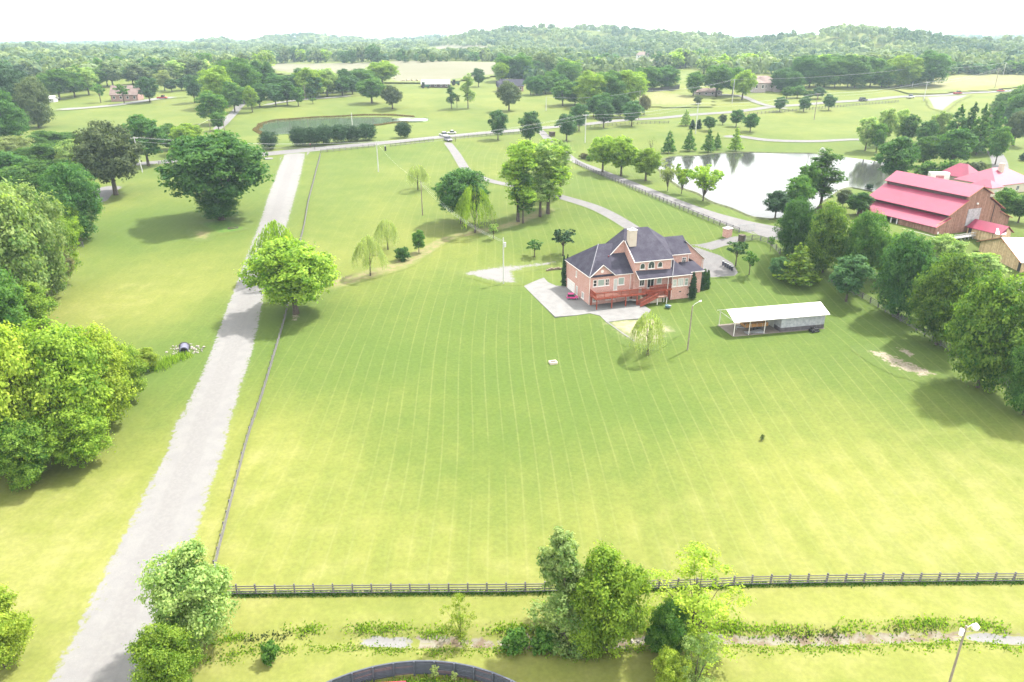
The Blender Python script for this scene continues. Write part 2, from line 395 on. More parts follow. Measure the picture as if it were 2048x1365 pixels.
def inpoly(x, y, P):
    c = np.zeros(x.shape, bool); n = len(P)
    for i in range(n):
        x1, y1 = P[i]; x2, y2 = P[(i + 1) % n]
        k = ((y1 > y) != (y2 > y)) & (x < (x2 - x1) * (y - y1) / (y2 - y1 + 1e-12) + x1); c ^= k
    return c
def sdist(x, y, P):
    d = np.full(x.shape, 1e9); n = len(P)
    for i in range(n):
        x1, y1 = P[i]; x2, y2 = P[(i + 1) % n]; dx, dy = x2 - x1, y2 - y1
        t = np.clip(((x - x1) * dx + (y - y1) * dy) / (dx * dx + dy * dy + 1e-9), 0, 1)
        d = np.minimum(d, np.hypot(x - x1 - t * dx, y - y1 - t * dy))
    return np.where(inpoly(x, y, P), d, -d)
def area(name, pxl, mat, cell=1., soft=1.5, off=.035, flat=None, label=None, holes=(), kind='structure', world=None, scl=.0004):
    P = world or [(q.x, q.y) for q in (gp(*a) for a in pxl)]
    xs = [p[0] for p in P]; ys = [p[1] for p in P]; m = soft * 1.2 + cell
    gx = np.arange(min(xs) - m, max(xs) + m, cell); gy = np.arange(min(ys) - m, max(ys) + m, cell)
    X, Y = np.meshgrid(gx, gy); D = sdist(X, Y, P)
    for h in holes: D = np.minimum(D, -sdist(X, Y, h))
    mask = np.clip(.5 + D / (2 * soft), 0, 1)
    z = (hgt(X, Y) + off + np.maximum(0, Y - 200) * scl) if flat is None else np.full(X.shape, flat)
    ny, nx = X.shape; idx = np.arange(nx * ny).reshape(ny, nx)
    F = np.stack([idx[:-1, :-1].ravel(), idx[:-1, 1:].ravel(), idx[1:, 1:].ravel(), idx[1:, :-1].ravel()], 1)
    keep = (mask.ravel()[F] > 0).any(1); F = F[keep]
    used = np.unique(F); rm = np.full(nx * ny, -1); rm[used] = np.arange(len(used))
    V = np.column_stack([X.ravel(), Y.ravel(), z.ravel()])[used]
    return patch(name, V, rm[F], mask.ravel()[used], mat, label, kind)
def facearea(name, P, mat, off=.05, thick=.12, holes=(), kind='structure', zfix=None):
    """hard-edged slab (concrete): polygon in world xy, real thickness"""
    bm = bmesh.new(); P = [Vector((p[0], p[1])) for p in P]
    z = zfix if zfix is not None else max(float(hgt(p.x, p.y)) for p in P) + off
    vs_ = [bm.verts.new((p.x, p.y, z)) for p in P]; f = bm.faces.new(vs_)
    r = bmesh.ops.extrude_face_region(bm, geom=[f]); 
    for v in [g for g in r['geom'] if isinstance(g, bmesh.types.BMVert)]: v.co.z -= thick
    bmesh.ops.recalc_face_normals(bm, faces=bm.faces); bmesh.ops.triangulate(bm, faces=bm.faces)
    me = bpy.data.meshes.new(name); bm.to_mesh(me); bm.free(); me.materials.append(mat)
    o = link(bpy.data.objects.new(name, me)); tag(o, kind=kind); return o

def gravel_c(t):
    n = t.noise(.5, 4); n2 = t.noise(5, 3, None, .8); n3 = t.noise(.12, 3)
    c = t.mix(t.mapr(n, .35, .7), (.148, .145, .141), (.134, .131, .130)); c = t.mix(t.mapr(n3, .5, .8, 0, .6), c, (.128, .124, .126))
    return t.mix(1., c, t.mapr(n2, .3, .7, .95, 1.04), 'MULTIPLY')
def rut_c(t):
    n = t.noise(2., 4); return t.mix(t.mapr(n, .35, .7), (.128, .124, .123), (.142, .139, .135))
def asphalt_c(t):
    n = t.noise(.6, 4); return t.mix(t.mapr(n, .35, .7), (.130, .126, .126), (.112, .108, .110))
def dirt_c(t):
    n = t.noise(.7, 4); return t.mix(t.mapr(n, .35, .65), (.150, .130, .065), (.105, .120, .035))
def sand_c(t):
    n = t.noise(.7, 4); return t.mix(t.mapr(n, .35, .65), (.20, .175, .125), (.15, .15, .08))
def bare_c(t):
    n = t.noise(2.5, 4); return t.mix(t.mapr(n, .35, .65), (.22, .19, .15), (.15, .13, .09))
def hay_c(t):
    n = t.noise(.03, 4); return t.mix(t.mapr(n, .35, .65), (.115, .110, .075), (.107, .106, .065))
def lush_c(t):
    n = t.noise(.8, 4, None, .7); return t.mix(t.mapr(n, .3, .7), (.035, .085, .012), (.075, .12, .018))
def creek_c(t):
    n = t.noise(.55, 4, None, .7); return t.mix(t.mapr(n, .4, .62), (.15, .14, .11), (.10, .075, .05))
def weed_c(t):
    n = t.noise(1.2, 4, None, .7); return t.mix(t.mapr(n, .35, .65), (.15, .16, .02), (.09, .12, .015))
M_gravel = blend('gravel', gravel_c, .5, 1.3, 1.5, .16); M_track = blend('gravel_thin', gravel_c, .62, .8, 1.3, .2)
M_asph = blend('asphalt', asphalt_c, .5, 2., .2, .1); M_dirt = blend('dry_grass', dirt_c, .72, .5, 1.3, .35)
M_sand = blend('sandy_turf', sand_c, .55, .6, 1.2, .3); M_rut = blend('gravel_rut', rut_c, .55, .5, .9, .3); M_bare = blend('bare_soil', bare_c, .7, 1.0, 1.6, .12); M_hay = blend('mown_hay', hay_c, .5, .05, .3, .2)
M_lush = blend('lush_grass', lush_c, .55, .9, 1.2, .25); M_creek = blend('creek_bed', creek_c, .80, .8, 1.8, .12); M_weed = blend('weeds', weed_c, .55, .8, 1.3, .25)

# gravel drive on the left: centre line and width from its two edges
L_ = [(574, 305), (560, 340), (545, 380), (530, 430), (512, 480), (497, 520), (480, 570), (460, 620), (432, 700), (395, 785), (360, 850), (345, 900), (300, 985), (262, 1060), (225, 1135), (180, 1230), (145, 1300), (112, 1365), (60, 1470), (0, 1600)]
R_ = [(607, 305), (600, 340), (590, 380), (575, 430), (558, 480), (540, 520), (524, 570), (514, 620), (497, 700), (470, 785), (450, 850), (436, 905), (408, 985), (385, 1060), (355, 1135), (325, 1230), (300, 1300), (278, 1365), (240, 1470), (190, 1600)]
cw = [];ww = []
for a, b in zip(L_[::-1], R_[::-1]):
    p, q = gp(*a), gp(*b); cw.append(((p.x + q.x) / 2, (p.y + q.y) / 2)); ww.append((p - q).length * .97)
LL = np.cumsum([0] + [math.hypot(cw[i + 1][0] - cw[i][0], cw[i + 1][1] - cw[i][1]) for i in range(len(cw) - 1)])
strip('gravel_drive', None, [(l / LL[-1], w) for l, w in zip(LL, ww)], M_gravel, .035, 1.5, 1.5, world=cw, label='wide pale gravel drive')
strip('road', [(-260, 352), (-100, 345), (150, 338), (330, 324), (440, 317), (560, 306), (650, 297), (760, 287), (890, 274), (980, 266), (1080, 257), (1200, 246), (1330, 236), (1450, 226), (1540, 215), (1620, 209), (1700, 203), (1830, 193), (1915, 188), (2048, 180), (2300, 168)],
      7.4, M_asph, .06, 3., .3, label='pale two lane country road')
strip('wheel_rut', None, 2.2, M_rut, .055, 1.5, .8, world=[(x - .2, y) for x, y in cw])
area('drive_mouth', [(560, 318), (574, 303), (610, 301), (655, 293), (652, 298), (622, 303), (604, 320), (598, 345), (566, 345)], M_asph, .8, .5, .02)
strip('path', [(893, 283), (908, 303), (922, 325), (935, 343), (962, 356), (1000, 367), (1060, 378), (1120, 394), (1180, 412), (1220, 430), (1262, 455), (1300, 480), (1340, 495), (1400, 497), (1440, 487), (1480, 478), (1515, 470)], 4.0, M_asph, .05, 2., .3, label='pale drive curving behind the brick house')
strip('path', [(1076, 258), (1088, 270), (1105, 288), (1130, 309), (1155, 325), (1190, 339), (1235, 357), (1290, 379), (1360, 407), (1430, 432), (1490, 451), (1550, 465), (1620, 480)], [(0, 4), (.6, 5), (.85, 5.5), (.93, 9), (1, 10)], M_asph, .05, 2., .3, label='pale drive running along the pond')
strip('path', [(1430, 275), (1480, 274), (1536, 281), (1640, 283), (1720, 280), (1790, 288)], 4.5, M_asph, .08, 3., .4, label='narrow pale track above the pond')
strip('path', [(1985, 300), (2000, 330), (1990, 360), (1960, 395)], 6, M_asph, .08, 3., .4, label='paved lane beside the red roofed house')
area('parking_lot', [(1855, 196), (1880, 194), (1935, 191), (1905, 205), (1885, 222), (1868, 218), (1862, 205)], M_asph, 2., 1.5, .12)
strip('path', [(430, 262), (455, 240), (478, 215), (490, 200)], 4.5, M_asph, .12, 3., .6, label='farm lane climbing between trees')
strip('path', [(185, 412), (196, 395), (212, 382), (240, 368)], 7, M_asph, .08, 2., 1., label='gravel lane under the left trees')
strip('path', [(90, 222), (180, 216), (260, 207), (330, 197), (372, 194)], 6, M_track, .14, 4., 2., label='faint gravel lane before the far left house')
strip('path', [(1590, 222), (1535, 212), (1500, 200), (1480, 193), (1440, 190), (1385, 190)], 4.5, M_asph, .16, 4., .6, label='curved drive to the large far house')
strip('path', [(720, 190), (650, 197), (560, 206), (520, 214)], 4, M_track, .14, 4., 1.5, label='thin track below the dark tree row')
area('gravel_patch', [(925, 547), (958, 540), (1010, 533), (1060, 530), (1115, 522), (1100, 530), (1050, 536), (1024, 545), (1032, 566), (1000, 566), (965, 557)], M_track, .6, 1.6, .05)
area('sandy_patch', [(1215, 648), (1245, 642), (1310, 640), (1345, 660), (1300, 688), (1262, 680)], M_sand, .6, 2.2, .05)
strip('curb', [(1214, 645), (1240, 664), (1268, 683)], .35, M_conc, .12, 1., 0, True)
strip('dry_swale', [(640, 578), (690, 562), (740, 548), (800, 531), (845, 505), (895, 478), (945, 466), (1010, 453), (1060, 435), (1110, 415)], [(0, 3.5), (.25, 3), (.5, .8), (1, 1.6)], M_dirt, .05, 1.2, 1.8)
area('bare_patch', [(1730, 702), (1760, 700), (1800, 716), (1840, 730), (1880, 752), (1850, 757), (1800, 742), (1760, 722)], M_bare, .5, 2.2, .06)
area('bare_patch', [(1790, 693), (1815, 699), (1835, 712), (1820, 716), (1800, 706)], M_bare, .4, 1.2, .07)
area('bare_patch', [(580, 630), (597, 628), (600, 640), (585, 644)], M_bare, .4, 1.4, .05)
area('bare_patch', [(1530 - 1145, 462), (425, 463), (412, 480), (392, 478)], M_dirt, .5, 1.6, .05)
strip('bed_of_cover', [(425, 440), (450, 455), (470, 465)], 5, M_lush, .06, 1., 2.)
area('hay_field', [(540, 128), (640, 130), (760, 127), (1020, 127), (1010, 150), (930, 158), (860, 166), (790, 166), (780, 157), (700, 154), (600, 150), (540, 142)], M_hay, 12, 8, .8, scl=.0008)
area('hay_field', [(870, 96), (985, 96), (975, 112), (870, 114)], M_hay, 20, 15, 1.2, scl=.001)
area('hay_field', [(1195, 122), (1330, 122), (1330, 136), (1210, 136)], M_hay, 15, 10, 1.2, scl=.001)
area('hay_field', [(1830, 166), (1900, 152), (2060, 150), (2060, 172), (1920, 181), (1830, 186)], M_dirt, 6, 8, .5, scl=.0006)
area('hay_field', [(1295, 183), (1400, 196), (1400, 212), (1290, 212)], M_dirt, 4, 6, .4, scl=.0006)

# ponds
def water(name, mix):
    t = NT(name); P = t.pos(); n = t.noise(.9, 2, P); c = t.mix(t.mapr(t.noise(.02, 3, P), .38, .62), mix[0], mix[1])
    b = t.bsdf(c, .09, .27, bump=n, bstr=.10, bdist=.03, ior=1.33); b.inputs['Coat Weight'].default_value = .0; b.inputs['Coat Roughness'].default_value = .06; return t.m
M_water = water('pond_water', ((.034, .034, .033), (.028, .029, .027))); M_waterg = water('pond_water_green', ((.050, .080, .042), (.075, .090, .070)))
def pond(name, pxl, z, mat, label, rim=1.2, rimmat=None):
    P = []
    for (px, py) in pxl:
        a = (px - 1024) / FPX; b = (682.5 - py) / FPX; dx, dy, dz = a, CP + b * SP, -SP + b * CP; t = (z - H) / dz; P.append((dx * t, dy * t))
    C = resample(P + [P[0]], 3.)[:-1]; n = len(C); cx = sum(p.x for p in C) / n; cy = sum(p.y for p in C) / n
    # organic shoreline
    Q = []
    for i, c in enumerate(C):
        k = 1 + .012 * math.sin(i * .9) + .01 * math.sin(i * .37 + 1); Q.append((cx + (c.x - cx) * k, cy + (c.y - cy) * k))
    o = facearea(name, Q, mat, zfix=z + .12, thick=.3); o['label'] = label
    mb = MB()
    for i in range(n):
        (x1, y1), (x2, y2) = Q[i], Q[(i + 1) % n]
        def out(x, y, m):
            d = math.hypot(x - cx, y - cy); return (x + (x - cx) / d * m, y + (y - cy) / d * m)
        a, b = out(x1, y1, -.15), out(x2, y2, -.15); c, d = out(x2, y2, rim * .4), out(x1, y1, rim * .4); e, f = out(x2, y2, rim * 1.6), out(x1, y1, rim * 1.6)
        mb.add([(a[0], a[1], z - .05), (b[0], b[1], z - .05), (c[0], c[1], z + .38), (d[0], d[1], z + .38), (e[0], e[1], z - .1), (f[0], f[1], z - .1)], [(0, 1, 2, 3), (3, 2, 4, 5)])
    r = mb.build(name.replace('water', 'bank'), rimmat, None); tag(r, kind='structure'); return Q
M_bank = simple('bank_mud', (.060, .072, .025), .95, .4, 1.)
M_bankg = simple('bank_turf', (.06, .095, .02), .95, .3, 1.)
pond_r = pond('pond_water', [(1316, 337), (1325, 322), (1352, 313), (1400, 312), (1450, 307), (1530, 306), (1640, 308), (1720, 303), (1790, 306), (1800, 340), (1790, 380), (1742, 385), (1700, 376), (1660, 392), (1620, 425), (1570, 437), (1510, 434), (1455, 414), (1400, 392), (1345, 365)], 12.5, M_water, 'pale still pond beside the barn', 1.0, M_bank)
pond_l = pond('pond_water', [(517, 262), (530, 247), (590, 240), (680, 235), (760, 233), (850, 237), (848, 244), (790, 247), (752, 252), (700, 259), (640, 267), (575, 270), (530, 270)], 17.0, M_waterg, 'green pond behind the dark cedar row', 1.0, M_bankg)
strip('pond_shallows', [(785, 240), (846, 240)], 5, M_track, 1.0, 3., 1.)
# ------------------------------------------------------------------ foliage prototypes
def quads(P, N, S, asp=1.5, tint=None, rng=RNG):
    n = len(P); N = N / (np.linalg.norm(N, axis=1, keepdims=True) + 1e-9)
    R = rng.normal(size=(n, 3)); T = np.cross(N, R); T /= np.linalg.norm(T, axis=1, keepdims=True) + 1e-9; B = np.cross(N, T)
    S = np.asarray(S).reshape(-1, 1) * np.ones((n, 1)); a = T * S * asp * .5; b = B * S * .5
    k = rng.uniform(.6, 1.3, (n, 1))
    V = np.stack([P - a, P - b * k, P + a, P + b], 1).reshape(-1, 3)
    F = np.arange(4 * n).reshape(n, 4); return V, F, np.repeat(tint if tint is not None else rng.random(n), 4)
def lobes_crown(lobes, per, size, rng, sub=26, flat=.85, inner=.18, upb=.35):
    """lobes: (x,y,z,rx,ry,rz). leaves sit in clusters on and inside each lobe"""
    PP, NN, TT = [], [], []
    for (x, y, z, rx, ry, rz) in lobes:
        d = rng.normal(size=(sub, 3)); d[:, 2] = d[:, 2] * .8 + upb; d /= np.linalg.norm(d, axis=1, keepdims=True)
        rr = rng.uniform(.62, 1.05, (sub, 1)); cc = d * rr * np.array([rx, ry, rz])
        n = per; ci = rng.integers(0, sub, n); spread = min(rx, ry, rz) * .20
        off = rng.normal(size=(n, 3)) * spread * np.array([1, 1, .6]); p = cc[ci] + off
        isin = rng.random(n) < inner
        p[isin] = rng.normal(size=(isin.sum(), 3)) * .38 * np.array([rx, ry, rz])
        nrm = p / np.array([rx, ry, rz]); nrm = nrm + rng.normal(size=(n, 3)) * .6 + np.array([0, 0, .6])
        ct = rng.random(sub); t = np.clip(ct[ci] * .7 + rng.random(n) * .6 - .15, 0, 1)
        PP.append(p + np.array([x, y, z])); NN.append(nrm); TT.append(t)
    P = np.concatenate(PP); N = np.concatenate(NN); T = np.concatenate(TT)
    k = P[:, 2] > .05; P, N, T = P[k], N[k], T[k]
    return quads(P, N, size * rng.uniform(.6, 1.35, len(P)), 1.5, T, rng)
def ell_lobes(H_, W_, z0, K, rng, lr=.36, pw=1.0, top=1.0):
    """lobe centres filling an ellipsoid that spans z0..H_"""
    out = []; zc = (H_ + z0) / 2; hz = (H_ - z0) / 2; R = W_ / 2
    for i in range(K):
        u = (i + .5) / K; ph = i * 2.39996 + rng.uniform(-.3, .3); cz = 1 - 2 * u
        sr = math.sqrt(max(0, 1 - cz * cz)); q = rng.uniform(.52, .72)
        lx = R * lr * rng.uniform(.8, 1.25); lz = min(hz, R) * lr * rng.uniform(.75, 1.1)
        out.append((math.cos(ph) * sr * R * q * pw, math.sin(ph) * sr * R * q * pw, zc + cz * hz * (1 - lr * .75), lx, lx, lz))
    out.append((0, 0, zc, R * .5, R * .5, hz * .6)); return out
def limbs(H_, r, lobes, z0, rng, frac=.5, mat=None, lean=(0, 0), nb=7):
    mb = MB(); tz = z0 + (H_ - z0) * .45
    mb.tube([(0, 0, -.5), (lean[0] * .15, lean[1] * .15, z0 * .4), (lean[0] * .5, lean[1] * .5, z0), (lean[0], lean[1], tz), (lean[0] * 1.1, lean[1] * 1.1, H_ * .82)], [r * 1.35, r, r * .8, r * .45, r * .1], 7)
    for (x, y, z, rx, ry, rz) in lobes[:nb]:
        s = z0 * rng.uniform(.75, 1.15); mb.tube([(lean[0] * .4, lean[1] * .4, s), (x * .45, y * .45, s + (z - s) * .55), (x, y, z)], [r * .42, r * .26, r * .07], 5)
    return mb
PROTO = {}
def proto(kind, crown, trunk, H_, W_):
    V, F, T = crown
    c = np_mesh(kind + '_crown', V, F, LEAF['mid'], {'tint': T}); t = None
    if trunk is not None:
        t = trunk.mesh(kind + '_trunk', M_bark)
    PROTO.setdefault(kind, []).append((c, t, H_, W_))
def willow_strands(H_, W_, n, size, rng, z0=.22, topf=.55):
    """weeping foliage: leaf quads along hanging strands that start on a dome"""
    R = W_ / 2; PP = []; NN = []; TT = []
    cl = [(rng.uniform(0, 6.28), math.sqrt(rng.uniform(.02, 1)), rng.random()) for _ in range(24)]
    for i in range(n):
        c0 = cl[i % 24]; ph = c0[0] + rng.normal() * .16 / max(.25, c0[1]); q = min(1., abs(c0[1] + rng.normal() * .10)); zt = H_ * (1 - (1 - topf) * q * q) - rng.uniform(0, .06 * H_)
        r = R * q * .85; L = min(zt - H_ * z0 * rng.uniform(.8, 2.0), H_ * rng.uniform(.15, .5)) * (.7 + .5 * c0[2]); m = max(3, int(L / size * .95)); t0 = (c0[2] + rng.random()) / 2
        s = np.linspace(0, 1, m); rad = r + R * .18 * np.sqrt(s) * (.4 + q)
        x = rad * math.cos(ph); y = rad * math.sin(ph); z = zt - L * s ** 1.15
        PP.append(np.stack([x, y, z], 1) + rng.normal(size=(m, 3)) * .06 * size * 3); NN.append(np.tile([math.cos(ph), math.sin(ph), .35], (m, 1)) + rng.normal(size=(m, 3)) * .4); TT.append(np.full(m, t0) * .6 + rng.random(m) * .4)
    P = np.concatenate(PP); N = np.concatenate(NN); T = np.concatenate(TT); N /= np.linalg.norm(N, axis=1, keepdims=True)
    n = len(P); S = size * rng.uniform(.7, 1.3, n)
    down = np.tile([0, 0, -1.], (n, 1)) + rng.normal(size=(n, 3)) * .2; B = np.cross(N, down); B /= np.linalg.norm(B, axis=1, keepdims=True)
    a = down * S[:, None] * .8; b = B * S[:, None] * .28
    V = np.stack([P - a, P - b, P + a, P + b], 1).reshape(-1, 3); return V, np.arange(4 * n).reshape(n, 4), np.repeat(T, 4)
def cone_lobes(H_, W_, z0, tiers, rng, per=6):
    o = []
    for i in range(tiers):
        u = i / (tiers - 1); z = z0 + (H_ - z0) * (u * .93 + .03); R = W_ / 2 * (1 - u) ** .8 + .12 * W_ * .5
        k = max(1, int(per * (1 - u * .7)))
        for j in range(k):
            ph = j * 2 * math.pi / k + i * 1.1 + rng.uniform(-.3, .3); o.append((math.cos(ph) * R * .55, math.sin(ph) * R * .55, z + rng.uniform(-.2, .2), R * .48, R * .48, (H_ - z0) / tiers * .8))
    return o
def mk(seed): return np.random.default_rng(seed)
for s in (1, 2, 3):
    r = mk(s); lb = ell_lobes(14, 13, 2.6, 17, r); proto('broad', lobes_crown(lb, 1250, .31, r, sub=34), limbs(14, .42, lb, 3.2, r), 14, 13)
    r = mk(10 + s); lb = ell_lobes(10, 7, 1.3, 13, r, .38); proto('oval', lobes_crown(lb, 800, .24, r), limbs(10, .22, lb, 1.7, r), 10, 7)
    r = mk(20 + s); lb = ell_lobes(9, 7, .1, 14, r, .40); proto('bush', lobes_crown(lb, 1700, .16, r, sub=34, inner=.2), limbs(9, .16, lb, .8, r), 9, 7)
    r = mk(30 + s); lb = ell_lobes(13, 12, .0, 20, r, .38); proto('thicket', lobes_crown(lb, 1500, .25, r, sub=34), limbs(13, .25, lb, 2, r), 13, 12)
for s in (1, 2):
    r = mk(40 + s); lb = cone_lobes(9, 5, 1.0, 9, r); proto('cone', lobes_crown(lb, 110, .30, r, sub=10, upb=0), limbs(9, .14, lb, 1.2, r, nb=4), 9, 5)
    r = mk(50 + s); lb = ell_lobes(7, 7.5, .0, 16, r, .42); proto('cedar', lobes_crown(lb, 420, .24, r, sub=30, inner=.4), None, 7, 7.5)
    r = mk(60 + s); proto('willow', willow_strands(8, 7, 430, .22, r), limbs(8, .17, ell_lobes(8, 5, 3, 8, r), 2.1, r), 8, 7)
    r = mk(70 + s)
    lb = [(r.uniform(-.9, .9) * (2.2 if z < 12 else 1.4), r.uniform(-.9, .9) * (2.2 if z < 12 else 1.4), z, r.uniform(1.3, 2.), r.uniform(1.3, 2.), r.uniform(1.3, 1.9)) for z in np.linspace(5, 17, 17)]
    proto('tall', lobes_crown(lb, 620, .25, r, sub=16), limbs(18, .26, lb, 4.5, r, nb=12), 18.5, 7)
    r = mk(80 + s); lb = [(r.uniform(-.12, .12), r.uniform(-.12, .12), z, .66 * (1 - (z / 5) ** 2) + .10, .66 * (1 - (z / 5) ** 2) + .10, .5) for z in np.linspace(.3, 4.7, 14)]
    proto('columnar', lobes_crown(lb, 420, .15, r, sub=18), None, 5, 1.5)
    r = mk(90 + s); lb = ell_lobes(2.4, 3.4, -.1, 9, r, .42); proto('shrub', lobes_crown(lb, 260, .19, r), None, 2.4, 3.4)
    r = mk(100 + s); lb = ell_lobes(4.2, 3.8, 1.7, 8, r, .34); proto('small', lobes_crown(lb, 170, .20, r, sub=9, inner=.1), limbs(4.2, .10, lb, 1.5, r), 4.2, 3.8)
    r = mk(110 + s); lb = [(r.uniform(-1.6, 1.6), r.uniform(-1.6, 1.6), z, .75, .75, .7) for z in np.linspace(.6, 7.4, 26)]
    proto('airy', lobes_crown(lb, 260, .10, r, sub=9, inner=.05), limbs(8, .09, lb, 1.2, r, nb=24), 8, 4.6)
    # leaning many-stemmed willow at a pond edge
    r = mk(120 + s); lb = []
    for j in range(7):
        ph = j * .9 + r.uniform(-.2, .2); q = r.uniform(1.2, 3.4)
        for m in (.3, .5, .75, 1.): lb.append((math.cos(ph) * q * m + r.normal() * .3, math.sin(ph) * q * m + r.normal() * .3, r.uniform(1.6, 3.0) + 2.9 * m * r.uniform(.5, 1.1), r.uniform(.7, 1.15), r.uniform(.7, 1.15), r.uniform(.6, .9)))
    proto('pondwillow', lobes_crown(lb, 130, .24, r, sub=9, inner=.1), limbs(6, .13, lb, .8, r, nb=21), 6.4, 7.6)
    # poplar-like, foliage to the ground
    r = mk(130 + s); lb = [(r.uniform(-1, 1) * (1.5 - z * .07), r.uniform(-1, 1) * (1.5 - z * .07), z, 1.25 * (1.15 - z / 14), 1.25 * (1.15 - z / 14), 1.1) for z in np.linspace(.8, 10.2, 24)]
    proto('poplar', lobes_crown(lb, 900, .14, r, sub=20, inner=.15), limbs(11, .15, lb, 1.5, r, nb=12), 11, 5.4)
    r = mk(140 + s); mb = MB()
    for j in range(9):
        ph = r.uniform(0, 6.28); q = r.uniform(.4, 1.6); z = r.uniform(2.5, 5); mb.tube([(0, 0, -.2), (q * .3 * math.cos(ph), q * .3 * math.sin(ph), z * .5), (q * math.cos(ph), q * math.sin(ph), z)], [.07, .045, .012], 4)
    proto('bare', quads(r.normal(size=(60, 3)) * np.array([.7, .7, .8]) + np.array([0, 0, 3.5]), r.normal(size=(60, 3)), .15), mb, 5, 3.4)
# coarse crowns for trees far away
for s in range(4):
    r = mk(200 + s); lb = ell_lobes(12, 11.5, .0, 9, r, .42); proto('fartree', lobes_crown(lb, 95, .95, r, sub=12), limbs(12, .3, lb, 1.5, r, nb=2), 12, 11.5)

CATS = {'bush': 'bush', 'shrub': 'shrub', 'thicket': 'tree', 'cedar': 'tree', 'columnar': 'shrub'}
_tc = 0
KN = {'broad': 'broadleaf_tree', 'oval': 'oval_tree', 'bush': 'leafy_bush', 'thicket': 'dense_tree', 'cone': 'cone_shaped_tree', 'cedar': 'cedar_tree', 'willow': 'willow_tree', 'tall': 'tall_tree', 'columnar': 'columnar_shrub', 'shrub': 'shrub', 'small': 'small_tree', 'airy': 'sparse_tree', 'pondwillow': 'pond_willow', 'poplar': 'poplar_tree', 'bare': 'bare_tree', 'fartree': 'distant_tree'}
def T(kind, px, py, ptop, wpx, mat, label, group=None, bark=None, P=None, hz=None):
    global _tc; _tc += 1
    rg = random.Random(_tc * 13 + 5)
    P = P or gp(px, py); h = (zat(P, ptop) - P.z) if hz is None else hz; w = wpx * pxm(P) if hz is None else wpx
    vs_ = PROTO[kind]; c, t, H_, W_ = vs_[_tc % len(vs_)]
    o = empty('willow_tree' if 'willow' in label and kind == 'broad' else KN[kind], P, rg.uniform(0, 6.28), label, CATS.get(kind, 'tree'), group)
    sx = w / W_ * (1.0 if kind not in ('tall', 'small') else 1.0); sz = h / H_
    inst('crown', c, o, sc=(sx, sx * rg.uniform(.92, 1.08), sz), mat=LEAF[mat])
    if t is not None: inst('trunk', t, o, sc=(sx, sx, sz), mat=bark or M_bark2)
    return o
# ------------------------------------------------------------------ buildings
class Bld:
    """building drawn in local metres (a along the front, b back, z up), scaled to its distance k"""
    def __init__(s, name, O, deg, k, label, cat, group=None):
        s.k = k; s.root = empty(name, (O[0] * k, O[1] * k, H * (1 - k)), math.radians(deg), label, cat, group)
    def q(s, p): return tuple(c * s.k for c in p)
    def box(s, name, a0, a1, b0, b1, z0, z1, mat, parent=None, bevel=0):
        k = s.k; return MB().box(a0 * k, a1 * k, b0 * k, b1 * k, z0 * k, z1 * k).build(name, mat, parent or s.root, bevel=bevel)
    def boxes(s, name, L, mat, parent=None):
        mb = MB(); k = s.k
        for a0, a1, b0, b1, z0, z1 in L: mb.box(a0 * k, a1 * k, b0 * k, b1 * k, z0 * k, z1 * k)
        return mb.build(name, mat, parent or s.root)
    def prism(s, name, pts, d, mat, parent=None):
        return MB().prism([s.q(p) for p in pts], s.q(d)).build(name, mat, parent or s.root)
    def roof(s, name, polys, mat, th=.2, parent=None):
        mb = MB()
        for p in polys: mb.prism([s.q(x) for x in p], (0, 0, -th * s.k))
        return mb.build(name, mat, parent or s.root)
    def trim(s, name, lines, mat, r=.13, parent=None):
        for p, q in lines: o = MB().tube([s.q(p), s.q(q)], r * s.k, 4).build(name, mat, parent or s.root)
        return o
    def window(s, a0, a1, z0, z1, b, glass, axis='b', mull=(), rails=(), arch=False, frame=None, name='window'):
        """framed window proud of a wall; axis b: wall faces -b at b; axis a: wall faces -a at a=b"""
        k = s.k; w = .12; d = .1
        def bx(u0, u1, v0, v1, w0, w1):
            return (u0, u1, w0, w1, v0, v1) if axis == 'b' else (w0, w1, u0, u1, v0, v1)
        L = [bx(a0, a0 + w, z0, z1, b - d, b), bx(a1 - w, a1, z0, z1, b - d, b), bx(a0 + w, a1 - w, z0, z0 + w, b - d, b)]
        if not arch: L.append(bx(a0 + w, a1 - w, z1 - w, z1, b - d, b))
        for m in mull: L.append(bx(a0 + (a1 - a0) * m - .04, a0 + (a1 - a0) * m + .04, z0 + w, z1 - w, b - d * .9, b))
        for m in rails: L.append(bx(a0 + w, a1 - w, z0 + (z1 - z0) * m - .04, z0 + (z1 - z0) * m + .04, b - d * .8, b))
        f = s.boxes(name, L, frame or M_trim)
        if arch:
            r = (a1 - a0) / 2; c = (a0 + a1) / 2; n = 10; ro = r; ri = r - w
            mb = MB(); mo = [(c + ro * math.cos(math.pi * i / n), z1 + ro * math.sin(math.pi * i / n)) for i in range(n + 1)]; mi = [(c + ri * math.cos(math.pi * i / n), z1 + ri * math.sin(math.pi * i / n)) for i in range(n + 1)]
            for i in range(n): mb.prism([s.q((mo[i][0], b, mo[i][1])), s.q((mo[i + 1][0], b, mo[i + 1][1])), s.q((mi[i + 1][0], b, mi[i + 1][1])), s.q((mi[i][0], b, mi[i][1]))], (0, -d * k, 0))
            mb.build('arch_trim', frame or M_trim, f)
            g = [(a0 + w, b - .03, z0 + w), (a1 - w, b - .03, z0 + w)] + [(x, b - .03, z) for x, z in mi]
            s.prism('pane', g, (0, .02, 0), glass, f)
        else:
            s.boxes('pane', [bx(a0 + w, a1 - w, z0 + w, z1 - w, b - .035, b - .005)], glass, f)
        s.boxes('sill', [bx(a0 - .1, a1 + .1, z0 - .1, z0, b - .18, b)], frame or M_trim, f)
        return f

